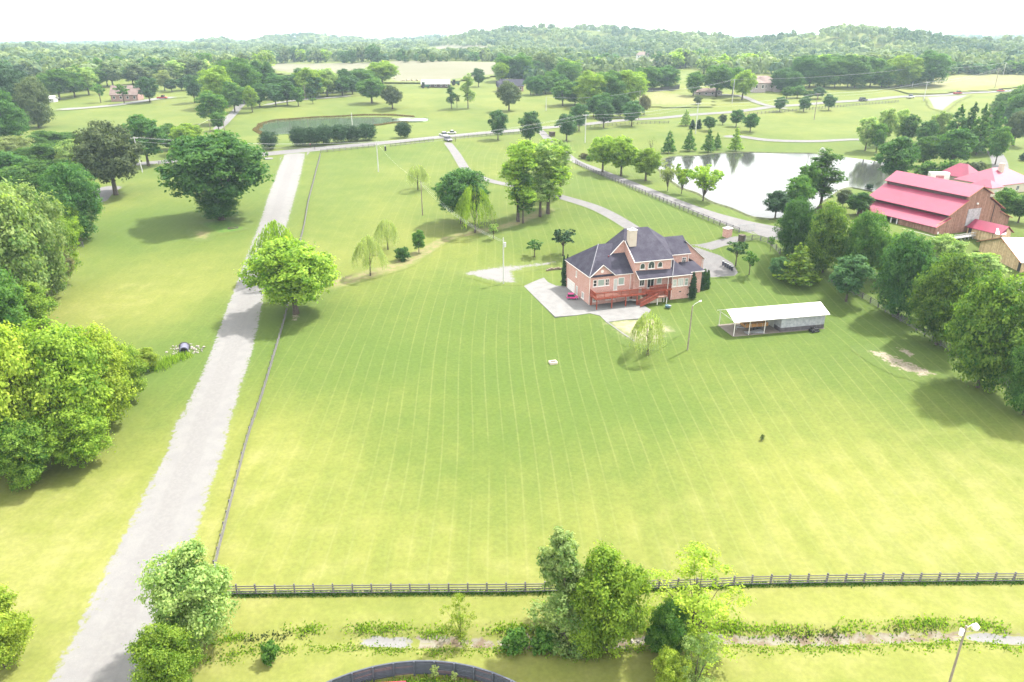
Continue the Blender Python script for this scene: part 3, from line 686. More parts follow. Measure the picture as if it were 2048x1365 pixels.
# --- the brick house (local figures read off the photograph)
hb = Bld('brick_house', (18.8, 166.6), 18, .92, 'large red brick house with grey hip roofs, tall cream chimney and raised red deck', 'house')
hr = hb.root
hb.box('wall', 0, 11.3, 0, 15.4, -.6, 7.3, M_brick)
hb.box('wall', 11.3, 21.2, -.8, 16, -.6, 10.35, M_brick)
hb.box('wall', 21.2, 28.2, 3, 13, -.6, 10.0, M_brick)
hb.box('wall', 21.0, 25.9, -2.4, 3, -.6, 6.25, M_brick)
hb.prism('wall', [(28.2, 6, -.6), (34.8, 6, -.6), (34.8, 6, 7.1), (29.0, 6, 11.9), (28.2, 6, 11.9)], (0, 3.2, 0), M_brick)
hb.prism('gable_wall', [(0, 0, 7.3), (6.2, 0, 7.3), (3.1, 0, 9.8)], (0, 3, 0), M_brick)
hb.prism('gable_wall', [(7.4, 5, 9.6), (11.3, 5, 9.6), (11.3, 5, 14.0), (10.7, 5, 14.1), (7.4, 5, 10.7)], (0, .4, 0), M_brick)
hb.prism('gable_wall', [(11.3, -.8, 10.3), (11.3, 5.2, 10.3), (11.3, 5.2, 14.1)], (.35, 0, 0), M_brick)
e = -.35
hb.roof('roof', [[(e, e, 7.25), (11.3, e, 7.25), (11.3, 7.7, 12.9), (5.3, 7.7, 12.9)], [(e, 15.8, 7.25), (e, e, 7.25), (5.3, 7.7, 12.9)], [(11.3, 15.8, 7.25), (e, 15.8, 7.25), (5.3, 7.7, 12.9), (11.3, 7.7, 12.9)]], M_roof)
hb.roof('roof', [[(e, -.45, 7.18), (3.1, -.45, 10.05), (3.1, 4.0, 10.05)], [(6.5, -.45, 7.18), (3.1, 4.0, 10.05), (3.1, -.45, 10.05)]], M_roof)
hb.roof('roof', [[(11.05, -1.25, 10.2), (21.6, -1.25, 10.2), (18.8, 8, 16.25), (12.3, 8, 16.25), (11.05, 4.8, 14.15)],
                 [(12.3, 8, 16.25), (10.75, 4.75, 14.3), (6.9, 4.75, 10.45), (6.9, 11.3, 10.45)], [(12.3, 8, 16.2), (11.0, 4.7, 14.1), (10.75, 4.75, 14.3)],
                 [(21.6, -1.25, 10.2), (23.9, 8, 13.1), (18.8, 8, 16.25)], [(18.8, 8, 16.25), (23.9, 8, 13.1), (21.6, 16.4, 10.2)],
                 [(18.8, 8, 16.25), (21.6, 16.4, 10.2), (11.0, 16.4, 10.2), (6.9, 11.3, 10.45), (12.3, 8, 16.25)]], M_roof)
hb.roof('roof', [[(21.0, 2.6, 9.9), (28.8, 2.6, 9.9), (29.2, 8, 13.2), (21.5, 8, 13.2)], [(21.5, 8, 13.2), (29.2, 8, 13.2), (28.8, 13.4, 9.9), (21, 13.4, 9.9)]], M_roof)
hb.roof('roof', [[(28.6, 5.7, 12.2), (29.0, 5.7, 12.3), (35.2, 5.7, 6.95), (35.2, 9.6, 6.95), (29.0, 9.6, 12.3), (28.6, 9.6, 12.2)]], M_roof)
# the porch roof and the sun room hip
hb.roof('porch_roof', [[(11.6, -3.1, 6.35), (23.0, -3.1, 6.35), (23.0, .8, 8.2), (11.6, -.75, 7.9)], [(20.6, -3.1, 6.38), (26.3, -3.1, 6.38), (23.0, .8, 9.0)], [(26.3, -3.1, 6.38), (26.3, 4.0, 6.38), (23.0, 3.0, 9.0), (23.0, .8, 9.0)], [(20.6, -3.1, 6.38), (23.0, .8, 9.0), (23, 3., 9.0), (20.6, 3., 7.2)]], M_roof)
hb.roof('lower_roof', [[(25.6, -.2, 5.9), (31.5, -.2, 5.9), (30.0, 3.0, 7.7), (25.6, 3.0, 7.7)], [(31.5, -.2, 5.9), (31.5, 6, 5.9), (30.0, 6, 7.7), (30.0, 3, 7.7)]], M_roof)
hb.box('wall', 25.9, 31.0, .3, 6, -.6, 5.8, M_brick)
hb.trim('fascia', [((e, e, 7.15), (e, 15.8, 7.15)), ((6.4, e, 7.12), (11.3, e, 7.12)), ((e, -.5, 7.1), (3.1, -.5, 9.97)), ((3.1, -.5, 9.97), (6.5, -.5, 7.1)),
                   ((11.05, -1.3, 10.1), (21.6, -1.3, 10.1)), ((21, 2.55, 9.8), (28.8, 2.55, 9.8)), ((6.9, 4.7, 10.35), (10.7, 4.7, 14.15)), ((11.0, 4.7, 14.0), (11.0, -1.3, 10.1)),
                   ((11.6, -3.15, 6.25), (26.3, -3.15, 6.25)), ((11.6, -3.1, 6.25), (11.6, -.75, 7.8)), ((28.9, 5.65, 12.2), (35.2, 5.65, 6.85)), ((25.7, -.25, 5.8), (31.5, -.25, 5.8)), ((26.3, -3.1, 6.3), (26.3, 4, 6.3))], M_trim, .1)
hb.trim('ridge_cap', [((5.3, 7.7, 12.95), (e, e, 7.3)), ((20.6, -3.1, 6.45), (23, .8, 9.05))], simple('ridge_cap', (.14, .14, .16), .8), .12)
hb.trim('downspout', [((-.08, -.08, 0), (-.08, -.08, 7.1)), ((-.08, 15.4, 0), (-.08, 15.4, 7.1)), ((10.7, -.1, 3), (10.7, -.1, 7.1)), ((21.25, -.9, 7.9), (21.25, -.9, 10.1)), ((28.3, 2.9, 7.7), (28.3, 2.9, 9.8)), ((20.95, -2.5, 0), (20.95, -2.5, 6.2)), ((25.95, -2.5, 0), (25.95, -2.5, 6.2)), ((34.4, 5.9, 0), (34.4, 5.9, 6.9)), ((19.6, -2.9, 3.1), (19.6, -2.9, 6.2))], M_trim, .075)
ch = hb.box('chimney', 11.45, 13.3, 2.9, 4.6, 11.5, 16.9, M_chim)
hb.box('chimney_cap', 11.35, 13.4, 2.8, 4.7, 16.9, 17.05, M_trim, ch); hb.box('flue', 12.1, 12.7, 3.4, 4.0, 17.05, 17.5, M_steel, ch)
hb.boxes('roof_vent', [(6.5, 6.8, 4.2, 4.5, 10.2, 10.75)], simple('vent_maroon', (.12, .02, .03)))
# windows and doors
hb.window(.8, 1.8, 4.6, 6.35, 0, M_glass, rails=(.5,)); hb.window(2.0, 3.8, 4.6, 6.35, 0, M_glassb); hb.window(4.0, 5.05, 4.6, 6.3, 0, M_glass, rails=(.5,), mull=(.5,))
hb.window(6.25, 7.25, 3.2, 6.1, 0, M_glassw, name='door'); hb.window(7.45, 9.1, 4.4, 6.3, 0, M_glassb)
M_arch = NT('glass_arch'); M_arch.bsdf((.035, .05, .04), .1, .5); M_arch = M_arch.m
hb.window(12.7, 14.1, 8.1, 8.95, -.8, M_arch, arch=True); hb.window(14.9, 16.7, 8.05, 9.05, -.8, M_arch, arch=True, mull=(.5,)); hb.window(17.5, 18.85, 8.15, 8.95, -.8, M_arch, arch=True)
hb.window(12.85, 14.2, 3.8, 5.5, -.8, M_glass, mull=(.5,)); hb.window(15.0, 16.9, 3.1, 5.5, -.8, M_glass, mull=(.5,), name='door'); hb.window(17.6, 19.0, 3.9, 5.5, -.8, M_glassb)
hb.window(21.2, 22.3, 3.3, 5.2, -2.4, M_glassw, rails=(.5,)); hb.window(22.6, 24.2, 3.3, 5.3, -2.4, M_glassw, mull=(.33, .66)); hb.window(24.5, 25.55, 3.3, 5.2, -2.4, M_glassb, rails=(.5,))
hb.window(26.5, 27.7, 7.5, 8.9, 3, M_glass, mull=(.5,), rails=(.5,)); hb.window(.9, 2.3, .8, 1.9, 0, M_glassb, mull=(.5,)); hb.window(4.4, 6.6, .9, 1.9, 0, M_glass, mull=(.33, .66)); hb.window(7.2, 9.4, 1.2, 2.2, 0, M_glass, mull=(.5,))
hb.window(3.2, 4.6, .5, 2.1, 0, M_glassw, axis='a'); hb.window(8.0, 8.7, 4.7, 6.3, 0, M_glassw, axis='a'); hb.window(7.2, 8.3, 0, 2.5, 0, M_glassw, axis='a', name='door')
g = hb.boxes('garage_door', [(-.1, -.001, 9.1, 14.0, 0, 2.75)], M_white); hb.boxes('panel', [(-.13, -.101, 9.3 + j * 1.2, 10.2 + j * 1.2, .15 + i * .65, .65 + i * .65) for i in range(4) for j in range(4)], M_trim, g)
mb = MB(); mb.tube([hb.q((3.1, .02, 8.3)), hb.q((3.1, -.06, 8.3))], .4 * hb.k, 14); mb.build('round_vent', M_trim, hr)
hb.boxes('crawl_vent', [(23.2, 23.8, -2.46, -2.401, 1.7, 1.95)], M_black)
# deck: floor, posts, railings, landing and stairs
dk = hb.boxes('deck', [(.1, 13.2, -3.6, -.001, 2.8, 3.05), (13.2, 20.9, -2.6, -.85, 2.8, 3.05)], M_deckf)
hb.boxes('fascia_board', [(.05, 13.2, -3.75, -3.61, 2.55, 3.08), (-.08, .049, -3.75, 0, 2.55, 3.08), (13.2, 20.9, -2.75, -2.61, 2.55, 3.08)], M_deck, dk)
def railing(a0, b0, z0, a1, b1, z1, parent, nb=None, solid=True):
    L = math.hypot(a1 - a0, b1 - b0); n = max(1, round(L / 2.2)); rl = MB()
    top = MB().tube([hb.q((a0, b0, z0 + 1.08)), hb.q((a1, b1, z1 + 1.08))], .09 * hb.k, 4).build('top_rail', M_deck, parent)
    rl.tube([hb.q((a0, b0, z0 + .12)), hb.q((a1, b1, z1 + .12))], .05 * hb.k, 4)
    m = int(L / .16)
    for i in range(m + 1):
        t = i / max(1, m); a, b, z = a0 + (a1 - a0) * t, b0 + (b1 - b0) * t, z0 + (z1 - z0) * t
        rl.tube([hb.q((a, b, z + .1)), hb.q((a, b, z + 1.05))], .045 * hb.k, 4, False)
    rl.build('balusters', M_deck, parent)
    for i in range(n + 1):
        t = i / n; a, b, z = a0 + (a1 - a0) * t, b0 + (b1 - b0) * t, z0 + (z1 - z0) * t
        MB().tube([hb.q((a, b, z - .2)), hb.q((a, b, z + 1.2))], .08 * hb.k, 4).build('newel', M_deck, parent)
railing(.1, -3.5, 3.05, 11.2, -3.5, 3.05, dk); railing(.1, -3.4, 3.05, .1, -.1, 3.05, dk); railing(14.9, -2.55, 3.05, 20.8, -2.55, 3.05, dk)
for a, b in [(.35, -3.6), (4.3, -3.6), (8.0, -3.6), (11.0, -3.6), (.35, -.3), (20.7, -2.5)]:
    MB().box((a - .12) * .92, (a + .12) * .92, (b - .12) * .92, (b + .12) * .92, -.1, 2.6 * .92).build('post', M_deck, hr)
st = hb.boxes('landing', [(15.8, 18.7, -4.9, -3.3, 1.75, 1.92)], M_deckf)
railing(15.9, -3.35, 1.9, 18.6, -3.35, 1.9, st); railing(18.65, -3.4, 1.9, 18.65, -4.85, 1.9, st); 
for _b in [(15.9, 16.05, -4.85, -4.7, 0, 1.8), (18.45, 18.6, -4.85, -4.7, 0, 1.8), (18.45, 18.6, -3.5, -3.35, 0, 1.8)]: hb.boxes('landing_post', [_b], M_trim, st)
for i in range(11):
    t = i / 11; a = 16.0 - 5.0 * (i + 1) / 11 * 1.0; z = 1.9 * (1 - (i + 1) / 11.5)
    hb.boxes('step', [(a, a + .5, -4.85 - .4 * t, -3.5 - .4 * t, z - .06, z)], M_deck)
railing(16.0, -4.95, 1.9, 11.2, -5.3, .1, st); railing(16.0, -3.4, 1.9, 11.2, -3.8, .1, st)
for i in range(7):
    z = 3.05 - 1.15 * (i + 1) / 7.5; hb.boxes('step', [(12.6 + i * .46, 13.1 + i * .46, -3.6, -2.65, z - .06, z)], M_deck)
railing(12.2, -3.65, 3.05, 15.9, -3.5, 1.9, st)
hb.boxes('storage_wall', [(12.2, 12.35, -3.3, -.9, 0, 2.5), (12.4, 18.2, -3.15, -3.0, -.1, 1.75)], M_cream)
hb.boxes('under_deck_door', [(9.7, 10.7, -.12, -.001, 0, 2.2)], M_trim)

# patio and drive slabs round the house
def hp(a, b): 
    t = math.radians(18); x = 18.8 + a * math.cos(t) - b * math.sin(t); y = 166.6 + a * math.sin(t) + b * math.cos(t); return (x * .92, y * .92)
def fl(px, py, z):
    a = (px - 1024) / FPX; b = (682.5 - py) / FPX; dx, dy, dz = a, CP + b * SP, -SP + b * CP; t = (z - H) / dz; return (dx * t, dy * t)
PT = [fl(x, y, 4.85) for x, y in [(1024, 545), (1042, 567), (1080, 605), (1110, 634), (1152, 631), (1180, 627), (1200, 632), (1213, 645), (1247, 640), (1288, 637), (1302, 620)]] + [hp(12, -.3), hp(0.2, -.2), hp(.2, 15)] + [fl(x, y, 4.85) for x, y in [(1131, 573), (1112, 572), (1096, 565), (1088, 556), (1092, 546), (1105, 538), (1130, 532), (1130, 520), (1100, 524), (1062, 532)]]
facearea('patio', PT, M_conc, zfix=4.88, thick=.25)
area('parking_apron', [(1388, 494), (1440, 512), (1466, 528), (1476, 546), (1470, 552), (1410, 556), (1384, 557), (1376, 520)], M_asph, .6, .4, .06)
strip('joint', [(1035, 562), (1110, 540)], .12, M_gravel, .9, 1., 0, True) if False else None

# --- barn
bb = Bld('red_roofed_barn', (136.5, 229.9), 23.5, .8167, 'huge weathered timber barn with three tiered red metal roof', 'barn')
Lb = 31.5
bb.prism('wall', [(.3, .0, -.5), (36, .0, -.5), (36, .0, 4.2), (30.2, .0, 6.9), (30.2, 0, 7.6), (23.2, 0, 11.5), (23.2, 0, 12.9), (17.8, 0, 15.5), (12.4, 0, 12.9), (12.4, 0, 11.5), (5.8, 0, 7.6), (5.8, 0, 6.9), (.3, 0, 4.2)], (0, .4, 0), M_barn)
bb.prism('wall', [(.3, Lb, -.5), (36, Lb, -.5), (36, Lb, 4.2), (30.2, Lb, 6.9), (30.2, Lb, 7.6), (23.2, Lb, 11.5), (23.2, Lb, 12.9), (17.8, Lb, 15.5), (12.4, Lb, 12.9), (12.4, Lb, 11.5), (5.8, Lb, 7.6), (5.8, Lb, 6.9), (.3, Lb, 4.2)], (0, -.4, 0), M_barn)
bb.box('wall', .3, .7, .4, 14, -.5, 4.1, M_barn); bb.box('wall', 35.6, 36, .4, Lb - .4, -.5, 4.1, M_barn)
bb.box('inner_wall', 5.5, 5.9, 14, Lb - .4, -.5, 5.6, M_barn)
M_cler = simple('barn_dark_band', (.06, .035, .035), .85, .2, 2)
bb.box('clerestory', 5.8, 6.1, .4, Lb - .4, 6.0, 8.0, M_cler); bb.box('clerestory', 12.4, 12.7, .4, Lb - .4, 11.0, 13.0, M_cler)
bb.box('clerestory', 29.9, 30.2, .4, Lb - .4, 6.0, 8.0, M_cler); bb.box('clerestory', 22.9, 23.2, .4, Lb - .4, 11.0, 13.0, M_cler)
o_ = .6
def both(pts): return [pts, [(36.2 - a, b, z) for a, b, z in pts][::-1]]
bb.roof('lower_roof', both([(-.4, -o_, 3.95), (6.0, -o_, 6.5), (6.0, Lb + o_, 6.5), (-.4, Lb + o_, 3.95)]), M_redroof, .15)
bb.roof('middle_roof', both([(4.5, -o_, 7.4), (12.6, -o_, 11.8), (12.6, Lb + o_, 11.8), (4.5, Lb + o_, 7.4)]), M_redroof, .15)
bb.roof('upper_roof', [[(11.9, -o_, 12.85), (18.1, -o_, 15.8), (18.1, Lb + 1.5, 15.8), (11.9, Lb + o_, 12.85)], [(24.3, -o_, 12.85), (24.3, Lb + o_, 12.85), (18.1, Lb + 1.5, 15.8), (18.1, -o_, 15.8)]], M_redroof, .15)
M_rake = simple('cedar_rake', (.30, .13, .07), .8)
bb.trim('rake_board', [((a, -o_, z), (c, -o_, d)) for a, z, c, d in [(-.4, 3.8, 6, 6.35), (4.5, 7.25, 12.6, 11.65), (11.9, 12.7, 18.1, 15.65), (24.3, 12.7, 18.1, 15.65), (31.7, 7.25, 23.6, 11.65), (36.6, 3.8, 30.2, 6.35)]], M_rake, .14)
M_gate = boards('faded_door', (.28, .26, .27), (.34, .32, .33), .4, 2)
bb.boxes('loft_door', [(14.0, 20.2, -.12, -.001, 3.0, 8.5)], M_gate); MB().tube([bb.q((17.6, -.05, 10.1)), bb.q((17.6, -.35, 10.1))], .32 * bb.k, 10).build('barn_light', M_white, bb.root)
bb.trim('downspout', [((26.6, -.1, 1), (26.6, -.1, 9.4))], M_black, .1)
for i in range(8): bb.box('porch_post', -.1, .15, 14.2 + i * 2.4, 14.45 + i * 2.4, -.5, 3.9, M_trim)
bb.boxes('notice', [(1.6, 2.2, -.05, -.001, 1.0, 2.2)], M_white)
dk2 = bb.boxes('boardwalk', [(-3.2, .25, -1.8, 12, .5, .75), (.25, 15.2, -4.2, -2.2, .5, .75), (-3.2, .25, -4.2, -1.81, .5, .75)], M_polem)
mb = MB(); 
for (a0, b0, a1, b1) in [(-3.1, 12, -3.1, -4.1), (-3.1, -4.1, 15.2, -4.1)]:
    for zz in (1.15, 1.75): mb.tube([bb.q((a0, b0, zz)), bb.q((a1, b1, zz))], .07, 4)
    n = int(math.hypot(a1 - a0, b1 - b0) / 1.8)
    for i in range(n + 1): t = i / n; mb.tube([bb.q((a0 + (a1 - a0) * t, b0 + (b1 - b0) * t, -.3)), bb.q((a0 + (a1 - a0) * t, b0 + (b1 - b0) * t, 1.8))], .07, 4)
mb.build('boardwalk_railing', M_polem, dk2)
# low wing of the barn in front of its gable
wg = Bld('timber_annex', (136.5, 229.9), 23.5, .8167, 'low pale timber annex with bright red roof before the barn gable', 'annex')
wg.prism('wall', [(14.6, -.8, -.5), (14.6, -.8, 3.0), (17.4, -.8, 5.0), (20.2, -.8, 3.0), (20.2, -.8, -.5)], (0, -10.8, 0), M_tan)
wg.roof('roof', [[(14.0, -.7, 2.85), (17.4, -.7, 5.2), (17.4, -12.2, 5.2), (14.0, -12.2, 2.85)], [(20.8, -.7, 2.85), (20.8, -12.2, 2.85), (17.4, -12.2, 5.2), (17.4, -.7, 5.2)], [(13.2, -11.2, 2.9), (15.6, -9.6, 4.2), (17.6, -11.6, 4.2), (15.2, -13.2, 2.9)]], M_redroof, .12)
wg.window(15.0, 16.0, 0, 2.3, -11.62, M_glass, frame=M_tan); wg.boxes('doorway', [(14.54, 14.599, -2.4, -1.3, .7, 2.7)], M_black)
wg.trim('downspout', [((14.5, -9.6, 0), (14.5, -9.6, 2.8))], M_bark2, .08)
# --- tan building
tb = Bld('tan_timber_building', (142.7, 215.3), -93.4, .85, 'tan board building with pale metal roof at the right edge of the photo', 'building')
tb.prism('wall', [(0, 0, -.5), (0, 0, 3.1), (10.8, 0, 6.9), (21.6, 0, 3.1), (21.6, 0, -.5)], (0, 24, 0), M_tan)
tb.roof('roof', [[(-.8, -.8, 2.95), (10.8, -.8, 7.15), (10.8, 24.5, 7.15), (-.8, 24.5, 2.95)], [(22.4, -.8, 2.95), (22.4, 24.5, 2.95), (10.8, 24.5, 7.15), (10.8, -.8, 7.15)]], M_whiteroof, .15)
tb.trim('rake_board', [((-.8, -.85, 2.85), (10.8, -.85, 7.05)), ((22.4, -.85, 2.85), (10.8, -.85, 7.05))], M_rake, .12)
tb.boxes('wall_vent', [(10.4, 11.2, -.06, -.001, 5.6, 5.9)], M_rake); tb.boxes('dark_opening', [(20.2, 21.4, -.08, -.001, 0, 3.2)], M_black)
facearea('parking_apron', [(112, 150), (124, 154), (124, 160), (113, 158)], M_conc, off=.05) 
# --- red roofed house on the right
rb = Bld('red_roofed_house', (200.3, 298.7), 25, .8, 'cream house with several red hip roofs behind the barn', 'house')
rb.box('wall', 0, 26, 2, 20, -.5, 4, M_cream); rb.box('wall', -5.5, 1.5, 0, 9, -.5, 3.9, M_cream); rb.box('wall', 4, 12, 18, 28, -.5, 4.6, M_cream)
def hip(B, nm, a0, a1, b0, b1, z, zr, mat, ov=.5, ins=None):
    a0 -= ov; a1 += ov; b0 -= ov; b1 += ov
    if (a1 - a0) >= (b1 - b0): i = (b1 - b0) / 2 if ins is None else ins; m = (b0 + b1) / 2; r0, r1 = (a0 + i, m, zr), (a1 - i, m, zr); P_ = [[(a0, b0, z), (a1, b0, z), r1, r0], [(a1, b1, z), (a0, b1, z), r0, r1], [(a0, b1, z), (a0, b0, z), r0], [(a1, b0, z), (a1, b1, z), r1]]
    else: i = (a1 - a0) / 2 if ins is None else ins; m = (a0 + a1) / 2; r0, r1 = (m, b0 + i, zr), (m, b1 - i, zr); P_ = [[(a0, b0, z), (a1, b0, z), r0], [(a1, b1, z), (a0, b1, z), r1], [(a0, b1, z), (a0, b0, z), r0, r1], [(a1, b0, z), (a1, b1, z), r1, r0]]
    P_ = [[p for j, p in enumerate(q) if p != q[j - 1]] for q in P_]
    return B.roof(nm, [q for q in P_ if len(q) > 2], mat, .15)
hip(rb, 'roof', 0, 26, 2, 20, 4, 9.4, M_redroof); hip(rb, 'wing_roof', -5.5, 1.5, 0, 9, 3.9, 6.4, M_redroof); hip(rb, 'back_roof', 3, 13, 16, 30, 4.6, 9.6, M_redroof)
rb.box('chimney', 11, 12.6, 8, 9.6, 6, 11.4, M_chim); rb.window(6, 8, 1, 3, 2, M_glass, mull=(.5,)); rb.window(14, 16, 1, 3, 2, M_glass, mull=(.5,)); rb.window(-3.5, -1.5, 1, 2.8, 0, M_glassw)
# --- white box truck body behind the barn
tr = gp(1873, 372); tz = zat(tr, 345) - tr.z; s_ = pxm(tr)
to = empty('white_trailer', (tr.x, tr.y, tr.z), math.radians(-8), 'white box trailer with red lettering parked behind the barn roof', 'trailer')
MB().box(-18 * s_, 18 * s_, -1.2, 1.2, .9, tz).build('body', M_white, to, bevel=.05)
M_redp = simple('red_lettering', (.35, .02, .05), .6, .1)
mb = MB()
for i in range(9): mb.box(-7.5 * s_ + i * 1.7 * s_, -7.5 * s_ + i * 1.7 * s_ + 1.2 * s_, -1.23, -1.205, tz * (.45 + .1 * (i % 2)), tz * .80)
mb.build('lettering', M_redp, to)
for xx in (-3, -1.8, 3.2): MB().tube([(xx, -1.15, .5), (xx, -.85, .5)], .5, 12).build('wheel', M_tire, to)

# --- metal shed with open bay
sb = Bld('metal_shed', (48.4, 146.6), 12.4, .9333, 'long white roofed metal shed with an open bay on its left', 'shed')
sb.box('slab', -.3, 22.2, -.3, 7.0, -.35, .08, M_padc)
sb.box('wall', 11.2, 22.0, .0, 6.7, 1.0, 3.6, M_shedw); sb.box('wainscot', 11.17, 22.03, -.03, 6.73, .08, 1.0, M_shedd)
sb.prism('gable_end', [(22.0, 0, 3.6), (22.0, 6.7, 3.6), (22.0, 3.35, 4.9)], (-.2, 0, 0), M_shedw); sb.prism('gable_end', [(11.2, 0, 3.6), (11.2, 6.7, 3.6), (11.2, 3.35, 4.9)], (.2, 0, 0), M_shedw)
sb.boxes('door_opening', [(11.1, 11.165, 2.6, 5.2, .1, 3.0)], M_glassw); sb.boxes('side_door', [(22.04, 22.1, 1.5, 2.6, .1, 2.4)], M_trim)
sb.roof('roof', [[(-.5, -.6, 3.55), (22.6, -.6, 3.55), (22.6, 3.35, 5.15), (-.5, 3.35, 5.15)], [(22.6, 7.3, 3.55), (-.5, 7.3, 3.55), (-.5, 3.35, 5.15), (22.6, 3.35, 5.15)]], M_whiteroof, .08)
sb.trim('roof_trim', [((-.5, -.62, 3.48), (22.6, -.62, 3.48)), ((-.5, -.6, 3.5), (-.5, 3.35, 5.08)), ((-.5, 7.3, 3.5), (-.5, 3.35, 5.08)), ((22.6, -.6, 3.5), (22.6, 3.35, 5.08))], M_white, .07)
for a in (0, 3.6, 7.3):
    for b in (.0, 6.7): sb.trim('post', [((a, b, .05), (a, b, 3.5))], M_white, .08)
sb.trim('truss', [((-.2, 0, 3.45), (-.2, 6.7, 3.45)), ((3.6, 0, 3.45), (3.6, 6.7, 3.45)), ((7.3, 0, 3.45), (7.3, 6.7, 3.45))], M_white, .06)
# flatbed trailer with timber sides under the bay
k = sb.k; tl = empty('utility_trailer', (0, 0, 0), 0, 'flatbed trailer with orange wooden sides parked in the shed bay', 'trailer')
tl.matrix_world = sb.root.matrix_world
tl.location = sb.root.matrix_basis @ Vector((6.6 * k, 3.2 * k, .1 * k)); tl.rotation_euler = (0, 0, math.radians(12.4))
M_orange = simple('orange_timber', (.33, .17, .06), .8, .25, 3)
MB().box(-2.6, 2.6, -1.05, 1.05, .62, .72).build('bed', M_bark2, tl)
for sy in (-1.1, 1.02):
    for j in range(3): MB().box(-2.6, 2.6, sy, sy + .06, .75 + j * .27, .97 + j * .27).build('side_board', M_orange, tl)
for sx in (-2.64, 2.6):
    for j in range(2): MB().box(sx, sx + .05, -1.0, 1.0, .75 + j * .3, 1.0 + j * .3).build('end_board', M_orange, tl)
for sx in (-.45, .55):
    for sy in (-1.22, 1.05): MB().tube([(sx, sy, .36), (sx, sy + .2, .36)], .36, 14).build('wheel', M_tire, tl)
MB().tube([(-2.6, -.8, .6), (-4.0, 0, .55), (-2.6, .8, .6)], .06, 5).build('tongue', M_steel, tl); MB().tube([(-3.9, 0, .0), (-3.9, 0, .75)], .05, 6).build('jack', M_steel, tl)
for i in range(5): MB().tube([(-2.6 + i * 1.3, -1.12, .7), (-2.6 + i * 1.3, -1.12, 1.6)], .04, 4).build('stake', M_steel, tl)
def mower(P, rz, label, body):
    o = empty('riding_mower', P, rz, label, 'mower')
    MB().box(-.9, .2, -.35, .35, .35, .75).build('hood', body, o, bevel=.06); MB().box(.2, .95, -.5, .5, .35, .6).build('rear_body', body, o, bevel=.05)
    MB().box(.3, .75, -.25, .25, .6, .72).add([(.7, -.25, .7), (.82, -.25, 1.2), (.88, -.25, 1.2), (.78, -.25, .7), (.7, .25, .7), (.82, .25, 1.2), (.88, .25, 1.2), (.78, .25, .7)], [(0, 1, 2, 3), (7, 6, 5, 4), (0, 4, 5, 1), (1, 5, 6, 2), (2, 6, 7, 3)]).build('seat', M_black, o)
    MB().box(-.5, .5, -.62, .62, .14, .3).build('mower_deck', body, o, bevel=.04); MB().tube([(-.1, 0, .7), (.12, 0, 1.05)], .03, 5).build('steering_column', M_steel, o)
    for x, r in ((-.7, .22), (.65, .33)):
        for sy in (-.58, .4): MB().tube([(x, sy, r), (x, sy + .18, r)], r, 12).build('wheel', M_tire, o)
    return o
p = gp(1628, 664); mower(p, math.radians(200), 'dark riding mower parked in the grass against the shed wall', M_black)
p = gp(1520, 667)
sc_ = empty('sheet_stack', (p.x, p.y, p.z + .1), math.radians(12), 'low stack of grey blue metal sheets on the shed slab', 'sheets')
for j in range(5): MB().box(-2.0, 2.0, -.5, .5, .05 * j, .05 * j + .04, Matrix.Rotation(.12 * j - .2, 4, 'Z')).build('sheet', M_steel, sc_)
sc_.location = sb.root.matrix_basis @ Vector((5.4 * k, .9 * k, .1)); 

